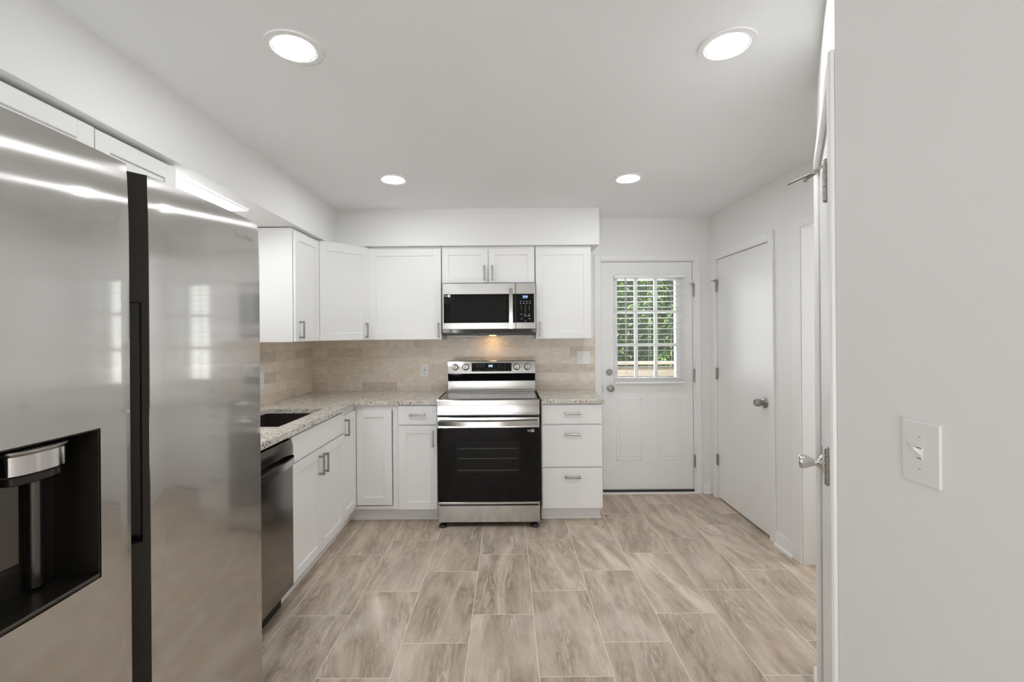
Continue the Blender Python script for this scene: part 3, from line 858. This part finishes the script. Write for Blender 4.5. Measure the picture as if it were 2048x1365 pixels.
# ------------------------------------------------------------------ dishwasher
dw = thing('dishwasher', 'dark stainless dishwasher with a bowed bar handle between fridge and sink cabinet', 'dishwasher', (LX, 1.748, 0), R(90))
MB().box(0.004, 0.598, 0.0, 0.52, 0.10, 0.880).build('body', M['black'], dw)
MB().box(0.004, 0.598, 0.035, 0.5, 0.0, 0.10).build('toe_kick', M['black'], dw)
dd = MB().box(0.004, 0.600, -0.032, -0.001, 0.112, 0.770, 0.003).prism([(-0.032, 0.772), (-0.032, 0.850), (-0.022, 0.884), (-0.001, 0.884), (-0.001, 0.772)], 'x', 0.004, 0.600).build('door', M['steel_dw'], dw)
pts = []
for i in range(25):
    t = i / 24
    pts.append((0.018 + 0.566 * t, -0.036 - 0.040 * (1 - (2 * t - 1) ** 4) ** 0.8, 0.786))
MB().sweep(pts, 0.006, 0.0165).build('handle', M['steel'], dd)

# ------------------------------------------------------------------ refrigerator
FX, FY0 = -0.890, 0.660
fg = thing('refrigerator', 'tall side-by-side stainless refrigerator with a dispenser in the left foreground', 'refrigerator', (FX, FY0, 0), R(90))
FT = 1.832
MB().box(0.006, 0.934, 0.115, 0.80, 0.03, 1.800, 0.004).build('body', M['grey_side'], fg)
MB().box(0.02, 0.92, 0.06, 0.14, 0.0, 0.05, 0.004).build('base_grille', M['black'], fg)

def bowed_door(x0, x1, z0, z1, depth, bulge, hole=None, nx=22):
    s = bmesh.new()
    xs = [x0 + (x1 - x0) * i / nx for i in range(nx + 1)]
    zs = [z0, z0 + 0.004] + [z1 - 0.20 * (1 - i / 10) for i in range(11)]
    if hole:
        xs += [hole[0], hole[1]]; zs += [hole[2], hole[3]]
    zs += [z0 + (z1 - 0.22 - z0) * i / 10 for i in range(1, 11)]
    def clean(v):
        v = sorted(v); o = [v[0]]
        for a in v[1:]:
            if a - o[-1] > 0.0015: o.append(a)
        return o
    xs, zs = clean(xs), clean(zs)
    if hole:
        xs = [x for x in xs if x in (hole[0], hole[1]) or min(abs(x - hole[0]), abs(x - hole[1])) > 0.004]
        zs = [z for z in zs if z in (hole[2], hole[3]) or min(abs(z - hole[2]), abs(z - hole[3])) > 0.004]
    def front(x, z):
        t = (2 * (x - x0) / (x1 - x0) - 1)
        y = -bulge * (1 - t * t)
        e = max(0.0, abs(t) - 0.985) / 0.015
        y += 0.0018 * e * e
        q = max(0.0, (z - (z1 - 0.20)) / 0.20)
        y += 0.0055 * q ** 2.2
        
        return y
    g = {}
    for i, x in enumerate(xs):
        for j, z in enumerate(zs):
            g[i, j] = s.verts.new((x, front(x, z), z))
    n, m = len(xs), len(zs)
    for i in range(n - 1):
        for j in range(m - 1):
            if hole and hole[0] - 1e-5 <= xs[i] and xs[i + 1] <= hole[1] + 1e-5 and hole[2] - 1e-5 <= zs[j] and zs[j + 1] <= hole[3] + 1e-5:
                continue
            s.faces.new((g[i, j], g[i + 1, j], g[i + 1, j + 1], g[i, j + 1]))
    # sides and top, back to the door's depth
    def strip(keys):
        back = [s.verts.new((g[k].co.x, depth, g[k].co.z)) for k in keys]
        for a in range(len(keys) - 1):
            s.faces.new((g[keys[a]], g[keys[a + 1]], back[a + 1], back[a]))
    strip([(i, m - 1) for i in range(n)])
    strip([(i, 0) for i in range(n - 1, -1, -1)])
    strip([(0, j) for j in range(m)])
    strip([(n - 1, j) for j in range(m - 1, -1, -1)])
    bmesh.ops.recalc_face_normals(s, faces=s.faces[:])
    mb = MB(); mb._merge(s)
    return mb
HX0, HX1, HZ0, HZ1 = 0.082, 0.306, 0.908, 1.232
ld = bowed_door(0.0, 0.389, 0.055, FT + 0.006, 0.105, 0.006, (HX0, HX1, HZ0, HZ1)).build('door', M['steel_dark'], fg, 40)
rd = bowed_door(0.447, 0.940, 0.055, FT, 0.105, 0.008).build('door', M['steel_dark'], fg, 40)
# dark slanted grip trim on the left edge of the right door, with a black pocket in it
def slant(z0, z1, t0=0.0, t1=1.0):
    a = Vector((0.446, 0.004)); b = Vector((0.398, 0.040))
    p0 = a.lerp(b, t0); p1 = a.lerp(b, t1)
    nrm = Vector((0.012, 0.016))
    return [tuple(p0), tuple(p1), tuple(p1 + nrm), tuple(p0 + nrm)], z0, z1
gt = MB()
PZ0, PZ1 = 0.925, 1.515
for (z0, z1, t0, t1) in ((0.056, PZ0, 0, 1), (PZ1, FT - 0.001, 0, 1), (PZ0, PZ1, 0, 0.22)):
    p, a, b = slant(z0, z1, t0, t1); gt.prism(p, 'z', a, b)
gt.build('grip_trim', M['grip'], rd)
MB().box(0.391, 0.444, 0.062, 0.070, PZ0 - 0.02, PZ1 + 0.02).build('grip_pocket', M['black'], rd)
MB().box(0.391, 0.446, 0.072, 0.112, 0.056, FT - 0.002).build('door_gasket', M['black'], fg)
# dispenser
ds = MB()
dp = 0.098
ds.box(HX0 + 0.001, HX1 - 0.001, dp - 0.004, dp, HZ0, HZ1)
ds.box(HX0 + 0.0002, HX0 + 0.004, 0.0, dp, HZ0, HZ1).box(HX1 - 0.004, HX1 - 0.0002, -0.002, dp, HZ0, HZ1)
ds.box(HX0 + 0.004, HX1 - 0.004, -0.002, dp, HZ1 - 0.004, HZ1 - 0.0002).box(HX0 + 0.004, HX1 - 0.004, -0.003, dp, HZ0 + 0.0002, HZ0 + 0.006)
dsp = ds.build('dispenser_recess', M['bronze'], ld)
MB().box(HX0 + 0.004, HX1 - 0.004, -0.0045, 0.004, HZ0 + 0.004, HZ0 + 0.010, 0.001).build('tray_lip', M['bronze_panel'], dsp)
MB().box(HX0 + 0.025, 0.214, 0.070, 0.093, HZ0 + 0.075, 1.16, 0.004).build('paddle', M['bronze_panel'], dsp)
MB().cyl((0.252, 0.086, HZ0 + 0.012), (0.252, 0.086, HZ1 - 0.005), 0.015, n=20).build('corner_highlight', M['bronze_panel'], dsp)  # rod added for the bright highlight along the recess's rounded back corner
sp = []
for i in range(13):
    a = PI * i / 12
    sp.append((0.200 - 0.058 * math.cos(a), 0.040 - 0.038 * math.sin(a) ** 0.55))
nz = MB().prism(sp + [(0.258, 0.092), (0.142, 0.092)], 'z', 1.172, 1.213, 0.003).build('nozzle_housing', M['chrome'], dsp)
sp2 = [(0.200 + (u - 0.200) * 1.03, v - 0.002) for u, v in sp]
MB().prism(sp2 + [(0.260, 0.092), (0.140, 0.092)], 'z', 1.213, 1.221, 0.002).build('housing_cap', M['nickel'], nz)
sp3 = [(0.200 + (u - 0.200) * 0.90, v + 0.006) for u, v in sp]
MB().prism(sp3 + [(0.252, 0.092), (0.148, 0.092)], 'z', 1.155, 1.172, 0.002).build('nozzle', M['bronze'], nz)
text('lettering', 'SAMSUNG', 0.021, M['fridge_letters'], rd, Matrix.Translation((0.845, -0.0046, 1.765)) @ Matrix.Rotation(R(1.2), 4, 'Z') @ FRONT)

# ------------------------------------------------------------------ range
RX0, RW_ = -0.5245, 0.757
rg = thing('range', 'stainless electric range with a black glass oven door', 'range', (RX0, 3.270, 0))
MB().box(0.002, RW_ - 0.002, 0.045, 0.665, 0.045, 0.925, 0.003).build('body', M['grey_side'], rg)
ct = MB()
ct.box(0.012, RW_ - 0.012, 0.050, 0.475, 0.925, 0.9445).build('cooktop', M['cooktop_glass'], rg)
ctp = rg.children[-1]
br = MB()
for cx_, cy_, rr in ((0.20, 0.17, 0.105), (0.56, 0.17, 0.09), (0.20, 0.37, 0.075), (0.56, 0.37, 0.085), (0.38, 0.36, 0.05)):
    br.ring(cx_, cy_, 0.9443, 0.9447, rr - 0.0015, rr)
br.build('burner_ring', M['burner_ring'], ctp)
st = MB()
st.prism([(0.012, 0.902), (0.010, 0.938), (0.016, 0.9455), (0.050, 0.9455), (0.050, 0.902)], 'x', 0.0, RW_)
st.box(0.0, 0.012, 0.050, 0.475, 0.900, 0.9462, 0.001).box(RW_ - 0.012, RW_, 0.050, 0.475, 0.900, 0.9462, 0.001)
st.build('cooktop_rim', M['steel'], rg)
fp = MB()
fp.box(0.0, RW_, 0.014, 0.045, 0.888, 0.901, 0.001).box(0.0, RW_, 0.014, 0.045, 0.832, 0.843, 0.001).box(0.0, 0.046, 0.014, 0.045, 0.843, 0.888, 0.001).box(RW_ - 0.046, RW_, 0.014, 0.045, 0.843, 0.888, 0.001)
fp.box(0.046, RW_ - 0.046, 0.020, 0.045, 0.843, 0.888)
fp.prism([(0.014, 0.888), (0.014, 0.891), (0.020, 0.888)], 'x', 0.046, RW_ - 0.046)
fp.build('vent_panel', M['steel'], rg)
od = MB()
od.box(0.002, RW_ - 0.002, 0.0, 0.042, 0.737, 0.816, 0.003)
od.box(0.002, RW_ - 0.002, 0.006, 0.042, 0.171, 0.737, 0.002)
odo = od.build('oven_door', M['steel'], rg)
MB().box(0.003, RW_ - 0.003, 0.0005, 0.006, 0.194, 0.737, 0.001).build('oven_glass', M['black_glass'], odo)
MB().box(0.135, RW_ - 0.145, 0.0000, 0.001, 0.405, 0.640).build('oven_window', M['oven_window'], odo)
rk = MB()
for zz in (0.425, 0.512, 0.585): rk.box(0.15, RW_ - 0.16, -0.0002, 0.0002, zz, zz + 0.0022)
rk.build('oven_rack', M['dim_legend'], odo)
MB().box(0.014, RW_ - 0.014, -0.006, 0.006, 0.176, 0.193, 0.004).build('lower_trim', M['steel'], odo)
hpts = []
for i in range(21):
    t = i / 20
    hpts.append((0.014 + (RW_ - 0.028) * t, -0.028 - 0.020 * (1 - (2 * t - 1) ** 2), 0.779 - 0.004 * (1 - (2 * t - 1) ** 2)))
hn = MB().sweep(hpts, 0.008, 0.0165)
hn.box(0.014, 0.034, -0.030, 0.001, 0.766, 0.792, 0.003).box(RW_ - 0.034, RW_ - 0.014, -0.030, 0.001, 0.766, 0.792, 0.003)
hn.build('handle', M['steel'], odo)
stk = MB().box(0.695, 0.716, -0.0004, 0.0006, 0.706, 0.726).build('sticker', M['sticker'], odo)
mk = MB()
mk.box(0.6985, 0.7015, -0.0007, 0, 0.710, 0.722).box(0.7045, 0.7075, -0.0007, 0, 0.710, 0.722).box(0.7045, 0.7125, -0.0007, 0, 0.7195, 0.722).box(0.7100, 0.7125, -0.0007, 0, 0.710, 0.722)
mk.build('sticker_print', M['slot'], stk)
MB().box(0.664, 0.692, -0.0004, 0.0006, 0.716, 0.7215).box(0.668, 0.692, -0.0004, 0.0006, 0.7085, 0.712).build('sticker_strip', M['legend'], odo)
MB().box(0.001, RW_ - 0.001, 0.004, 0.045, 0.040, 0.166, 0.004).build('drawer', M['steel'], rg)
for fx in (0.035, RW_ - 0.037):
    MB().lathe([(0, 0), (0.031, 0), (0.031, 0.008), (0.024, 0.018), (0.010, 0.022), (0.009, 0.046), (0, 0.046)], (fx, 0.034, 0), (0, 0, 1)).build('foot', M['black'], rg)
for fx in (0.035, RW_ - 0.037):
    MB().lathe([(0, 0), (0.03, 0), (0.03, 0.008), (0.010, 0.02), (0.009, 0.046), (0, 0.046)], (fx, 0.60, 0), (0, 0, 1)).build('foot', M['black'], rg)
# backguard
bgx0, bgx1 = 0.020, RW_ - 0.002
by0 = 0.460
bgd = MB()
bgd.prism([(by0 - 0.006, 1.098), (by0 + 0.004, 1.200), (by0 + 0.010, 1.204), (by0 + 0.060, 1.204), (by0 + 0.060, 1.098)], 'x', bgx0, bgx1, 0.001)
bgd.box(bgx0 + 0.002, bgx1 - 0.002, by0 + 0.03, by0 + 0.17, 0.93, 1.19)
bgd.prism([(by0 + 0.006, 0.962), (by0 + 0.012, 1.034), (by0 + 0.05, 1.034), (by0 + 0.05, 0.962)], 'x', bgx0 + 0.002, bgx1 - 0.002)
bgd.box(bgx0, bgx1, by0, by0 + 0.05, 0.944, 0.961, 0.002)
bg = bgd.build('backguard', M['steel'], rg)
MB().prism([(by0 + 0.018, 1.034), (by0 + 0.012, 1.062), (by0 + 0.002, 1.097), (by0 + 0.05, 1.098), (by0 + 0.05, 1.034)], 'x', bgx0 + 0.001, bgx1 - 0.001).build('vent_slot', M['black_glass'], bg)
tilt = math.atan2(0.010, 0.102)
PM = Matrix.Translation((0, by0 - 0.006, 1.098)) @ Matrix.Rotation(-tilt, 4, 'X')     # panel plane: local z up the panel, -y outwards
pc = MB(PM).box(0.222, 0.556, -0.0012, 0.001, 0.018, 0.088, 0.0006).build('control_glass', M['black_glass'], bg)
MB(PM).box(0.363, 0.398, -0.0015, 0.0, 0.050, 0.076).build('clock_field', M['clock_glow'], pc)
text('clock_digits', '2:43', 0.021, M['clock'], pc, PM @ Matrix.Translation((0.380, -0.0018, 0.063)) @ FRONT)
def button(parent, x0, x1, z0, z1, mat, T=None):
    MB(T).box(x0, x1, -0.0016, 0, z0, z1).build('button', mat, parent)
for i in range(3):
    for j in range(2): button(pc, 0.262 + i * 0.026, 0.275 + i * 0.026, 0.057 + j * 0.016, 0.060 + j * 0.016, M['dim_legend'], PM)
for i in range(4): button(pc, 0.352 + i * 0.022, 0.363 + i * 0.022, 0.028, 0.031, M['dim_legend'], PM)
for i in range(3): button(pc, 0.262 + i * 0.013, 0.271 + i * 0.013, 0.028, 0.0305, M['dim_legend'], PM)
for i in range(3):
    for j in range(3): button(pc, 0.448 + i * 0.024, 0.455 + i * 0.024, 0.034 + j * 0.017, 0.0375 + j * 0.017, M['dim_legend'], PM)
for kx in (0.083, 0.172, 0.600, 0.690):
    kb = MB(PM).lathe([(0, 0), (0.0285, 0), (0.0285, 0.005), (0.024, 0.009), (0.023, 0.022), (0.020, 0.025), (0, 0.025)], (kx, 0, 0.055), (0, -1, 0)).build('control_knob', M['steel'], bg)
    MB(PM).box(kx - 0.005, kx + 0.005, -0.036, -0.022, 0.034, 0.076, 0.002).build('knob_grip', M['nickel'], kb)
    for mx_ in (-0.0345, 0.0345): MB(PM).box(kx + mx_ - 0.0015, kx + mx_ + 0.0015, -0.0006, 0, 0.078, 0.082).build('knob_mark', M['slot'], bg)

# ------------------------------------------------------------------ microwave
MX0, MW = -0.523, 0.752
mw = thing('microwave', 'stainless over-the-range microwave below the short cabinet', 'microwave', (MX0, 3.570, 1.418))
MB().box(0.004, MW - 0.004, 0.035, 0.37, 0.0, 0.424, 0.002).build('body', M['black'], mw)
split = 0.590
md = MB().box(0.0, split - 0.001, 0.0, 0.034, 0.050, 0.420, 0.003).prism([(0.0, 0.050), (0.020, 0.022), (0.034, 0.022), (0.034, 0.050)], 'x', 0.0, split - 0.001).build('door', M['steel'], mw)
MB().box(0.012, split - 0.0015, -0.0012, 0.001, 0.101, 0.333, 0.0006).build('door_glass', M['black_glass'], md)
MB().box(0.065, 0.515, -0.0018, 0.0, 0.118, 0.313).build('door_window', M['oven_window'], md)
hd = MB()
hp_ = []
for i in range(15):
    t = i / 14
    hp_.append((0.552, -0.026 - 0.012 * (1 - (2 * t - 1) ** 2), 0.052 + 0.322 * t))
hd.sweep(hp_, 0.0145, 0.006, up=(0, -1, 0))
hd.box(0.540, 0.564, -0.026, 0.001, 0.056, 0.080, 0.002).box(0.540, 0.564, -0.026, 0.001, 0.346, 0.370, 0.002)
hd.build('handle', M['steel'], md)
MB().box(0.046, 0.066, -0.0022, 0, 0.309, 0.329).build('sticker', M['sticker'], md)
MB().box(0.017, 0.043, -0.0018, 0, 0.315, 0.3225).build('sticker_strip', M['legend'], md)
cp = MB().box(split + 0.001, MW, 0.0, 0.034, 0.050, 0.420, 0.003).prism([(0.0, 0.050), (0.020, 0.022), (0.034, 0.022), (0.034, 0.050)], 'x', split + 0.001, MW).build('control_panel', M['steel'], mw)
cg = MB().box(split + 0.0015, MW - 0.014, -0.0012, 0.001, 0.101, 0.333, 0.0006).build('control_glass', M['black_glass'], cp)
MB().box(0.646, 0.688, -0.0016, 0, 0.294, 0.322).build('clock_field', M['clock_glow'], cg)
text('clock_digits', '2:14', 0.021, M['clock'], cg, Matrix.Translation((0.667, -0.0019, 0.308)) @ FRONT)
for j in range(2):
    for i in range(4): button(cg, 0.624 + i * 0.0245, 0.637 + i * 0.0245, 0.270 - j * 0.016, 0.2735 - j * 0.016, M['legend'])
for i in range(3): button(cg, 0.628 + i * 0.031, 0.642 + i * 0.031, 0.166, 0.170, M['legend'])
for i in range(2): button(cg, 0.659 + i * 0.027, 0.677 + i * 0.028, 0.152, 0.156, M['legend'])
for i in range(3): button(cg, 0.632 + i * 0.030, 0.642 + i * 0.032, 0.130 - 0.018 * (i % 2), 0.134 - 0.018 * (i % 2), M['legend'])
for j, rowt in enumerate(('123', '456', '789', '0')):
    for i, ch in enumerate(rowt):
        xx = 0.636 + i * 0.031 if len(rowt) == 3 else 0.667
        text('keypad_digit', ch, 0.012, M['legend'], cg, Matrix.Translation((xx, -0.0017, 0.236 - j * 0.0165)) @ FRONT)
for a0, a1 in ((0.07, 0.28), (0.47, 0.68)): MB().box(a0, a1, 0.06, 0.20, -0.008, -0.0005, 0.002).build('grease_filter', M['nickel'], mw)
MB().cyl((0.395, 0.27, -0.0018), (0.395, 0.27, -0.0004), 0.030, n=24).build('cooktop_lamp', M['warm_lamp'], mw)

# ------------------------------------------------------------------ outlets and switches
def plate_box(w, h):
    mb = MB()
    return mb.prism([(-w / 2, -h / 2), (w / 2, -h / 2), (w / 2, h / 2), (-w / 2, h / 2)], 'y', -0.006, -0.0003, 0.0022)
ou = thing('outlet', 'white GFCI outlet on the backsplash left of the range', 'outlet', (-0.736, YB - 0.008, 1.110))
plate_box(0.072, 0.116).build('cover_plate', M['plate'], ou)
rec = MB().box(-0.0165, 0.0165, -0.0085, -0.005, -0.033, 0.033, 0.001).build('receptacle', M['plate'], ou)
s_ = MB()
for zz in (0.020, -0.020):
    s_.box(-0.0075, -0.0055, -0.0088, -0.008, zz - 0.004, zz + 0.004).box(0.0050, 0.0070, -0.0088, -0.008, zz - 0.0032, zz + 0.0032).cyl((0, -0.0088, zz - 0.009), (0, -0.008, zz - 0.009), 0.0023, n=12)
s_.box(-0.008, 0.008, -0.009, -0.008, -0.0035, -0.0005).box(-0.008, 0.008, -0.009, -0.008, 0.001, 0.004)
s_.build('slots', M['slot'], rec)
o2 = thing('outlet', 'white outlet on the sink wall beside the refrigerator edge', 'outlet', (XL + 0.008, 3.115, 1.115), R(90))
plate_box(0.072, 0.116).build('cover_plate', M['plate'], o2)
rec2 = MB().box(-0.0165, 0.0165, -0.0085, -0.005, -0.033, 0.033, 0.001).build('receptacle', M['plate'], o2)
s2 = MB()
for zz in (0.018, -0.018):
    s2.box(-0.0075, -0.0055, -0.0088, -0.008, zz - 0.004, zz + 0.004).box(0.0050, 0.0070, -0.0088, -0.008, zz - 0.0032, zz + 0.0032)
s2.build('slots', M['slot'], rec2)
def toggle(parent, x, up=1):
    t = MB().box(x - 0.0055, x + 0.0055, -0.0075, -0.004, -0.012, 0.012, 0.0008).build('toggle_frame', M['plate'], parent)
    q = MB()
    q.prism([(-0.006, -0.005), (-0.006, 0.005), (-0.021, 0.010 * up + 0.0028), (-0.021, 0.010 * up - 0.0028)], 'x', x - 0.0035, x + 0.0035, 0.0008)
    q.build('toggle_lever', M['plate'], t)
    e = MB()
    e.box(x - 0.0046, x + 0.0046, -0.0077, -0.007, -0.0108, -0.0092).box(x - 0.0046, x + 0.0046, -0.0077, -0.007, 0.0092, 0.0108)
    e.build('toggle_slot', M['slot'], t)
def screws(parent, pts):
    for (x, z) in pts:
        sc = MB().cyl((x, -0.0068, z), (x, -0.0055, z), 0.0032, n=14).build('screw', M['plate'], parent)
        MB().box(x - 0.0026, x + 0.0026, -0.0070, -0.0064, z - 0.0005, z + 0.0005).build('screw_slot', M['slot'], sc)
s2g = thing('light_switch', 'white double toggle switch plate on the backsplash near the back door', 'switch', (0.672, YB - 0.008, 1.214))
plate_box(0.118, 0.116).build('cover_plate', M['plate'], s2g)
for xx, up in ((-0.023, 1), (0.023, -1)): toggle(s2g, xx, up)
s1g = thing('light_switch', 'white single toggle switch plate on the foreground wall at right', 'switch', (0.782, 0.838, 1.199), R(-90))
plate_box(0.078, 0.118).build('cover_plate', M['plate'], s1g)
toggle(s1g, 0.0, 1)
screws(s1g, [(0, 0.030), (0, -0.030)])

# ------------------------------------------------------------------ outside the back door
struct('ground', MB().box(-6, 10, YB + 0.12, 16, -0.4, -0.3), M['lawn'], 'grass yard outside', 'ground')
struct('trim_2', MB().box(-1.0, 3.2, YB + 0.121, 6.4, -0.3, -0.04), M['wood'], 'wooden deck outside the back door', 'deck')
ra = thing('deck_railing', 'pale wooden deck railing outside the back door', 'railing', (1.8, 6.3, -0.04))
MB().box(-2.0, 1.0, -0.07, 0.07, 1.02, 1.06, 0.004).build('cap_board', M['wood'], ra)
rb = MB()
for zz in (0.05, 0.21, 0.37, 0.53, 0.69, 0.85): rb.box(-2.0, 1.0, 0.0, 0.025, zz, zz + 0.135, 0.003)
rb.build('rail_boards', M['wood'], ra)
MB().box(0.86, 1.0, -2.15, -0.08, 1.02, 1.06, 0.004).build('side_cap_board', M['wood'], ra)
rs = MB()
for zz in (0.05, 0.21, 0.37, 0.53, 0.69, 0.85): rs.box(0.92, 0.945, -2.15, -0.01, zz, zz + 0.135, 0.003)
rs.build('side_rail_boards', M['wood'], ra)
for px in (-2.0, -0.5, 0.85): MB().box(px, px + 0.09, 0.026, 0.116, 0.0, 1.02).build('post', M['wood'], ra)

random.seed(7)
hedge = thing('hedge', 'tall leafy green hedge beyond the deck railing', 'hedge', (2.6, 8.6, -0.3))
core = bmesh.new()
bmesh.ops.create_icosphere(core, subdivisions=4, radius=1.0)
for v in core.verts:
    n = 1 + 0.10 * math.sin(7 * v.co.x + 3) * math.sin(6 * v.co.z) + 0.08 * math.sin(9 * v.co.y + 5 * v.co.z)
    v.co = Vector((v.co.x * 4.2 * n, 0.75 + v.co.y * 0.55 * n, 1.75 + v.co.z * 1.75 * n))
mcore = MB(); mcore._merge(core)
mcore.build('shade_core', M['hedge_core'], hedge, 60)  # solid dark mass; the shade inside the hedge is put into its colour
lv = bmesh.new()
for i in range(11000):
    x = random.uniform(-3.2, 3.2); z = random.uniform(0.4, 3.9) ; y = random.uniform(-0.45, 0.25)
    y += 0.28 * math.sin(1.9 * x + 2.3 * z) + 0.2 * math.sin(4.1 * x - 3.0 * z)
    L = random.uniform(0.05, 0.13); W = L * random.uniform(0.22, 0.38)
    q = Matrix.Rotation(random.uniform(0, 2 * PI), 4, 'Z') @ Matrix.Rotation(random.uniform(-1.2, 1.2), 4, 'X') @ Matrix.Rotation(random.uniform(-0.9, 0.9), 4, 'Y')
    T = Matrix.Translation((x, y, z)) @ q
    pts = [(0, -L / 2, 0), (W / 2, -L * 0.1, W * 0.25), (0, L / 2, 0), (-W / 2, -L * 0.1, W * 0.25), (0, -L * 0.05, 0)]
    vs = [lv.verts.new(T @ Vector(p)) for p in pts]
    lv.faces.new((vs[0], vs[1], vs[4])); lv.faces.new((vs[1], vs[2], vs[4])); lv.faces.new((vs[2], vs[3], vs[4])); lv.faces.new((vs[3], vs[0], vs[4]))
ml = MB(); ml._merge(lv)
lo = ml.build('leaves', M['leaf'], hedge, 180)
tag(lo, kind='stuff')
stm = MB()
for i in range(16):
    x = random.uniform(-3, 3); a = random.uniform(-0.5, 0.5)
    pts = [(x + a * t * 2 + 0.1 * math.sin(5 * t + i), -0.25 + 0.15 * math.sin(3 * t + i), 3.6 * t) for t in [j / 6 for j in range(7)]]
    stm.sweep(pts, 0.014, 0.014, n=6)
tag(stm.build('stems', M['bark'], hedge), kind='stuff')
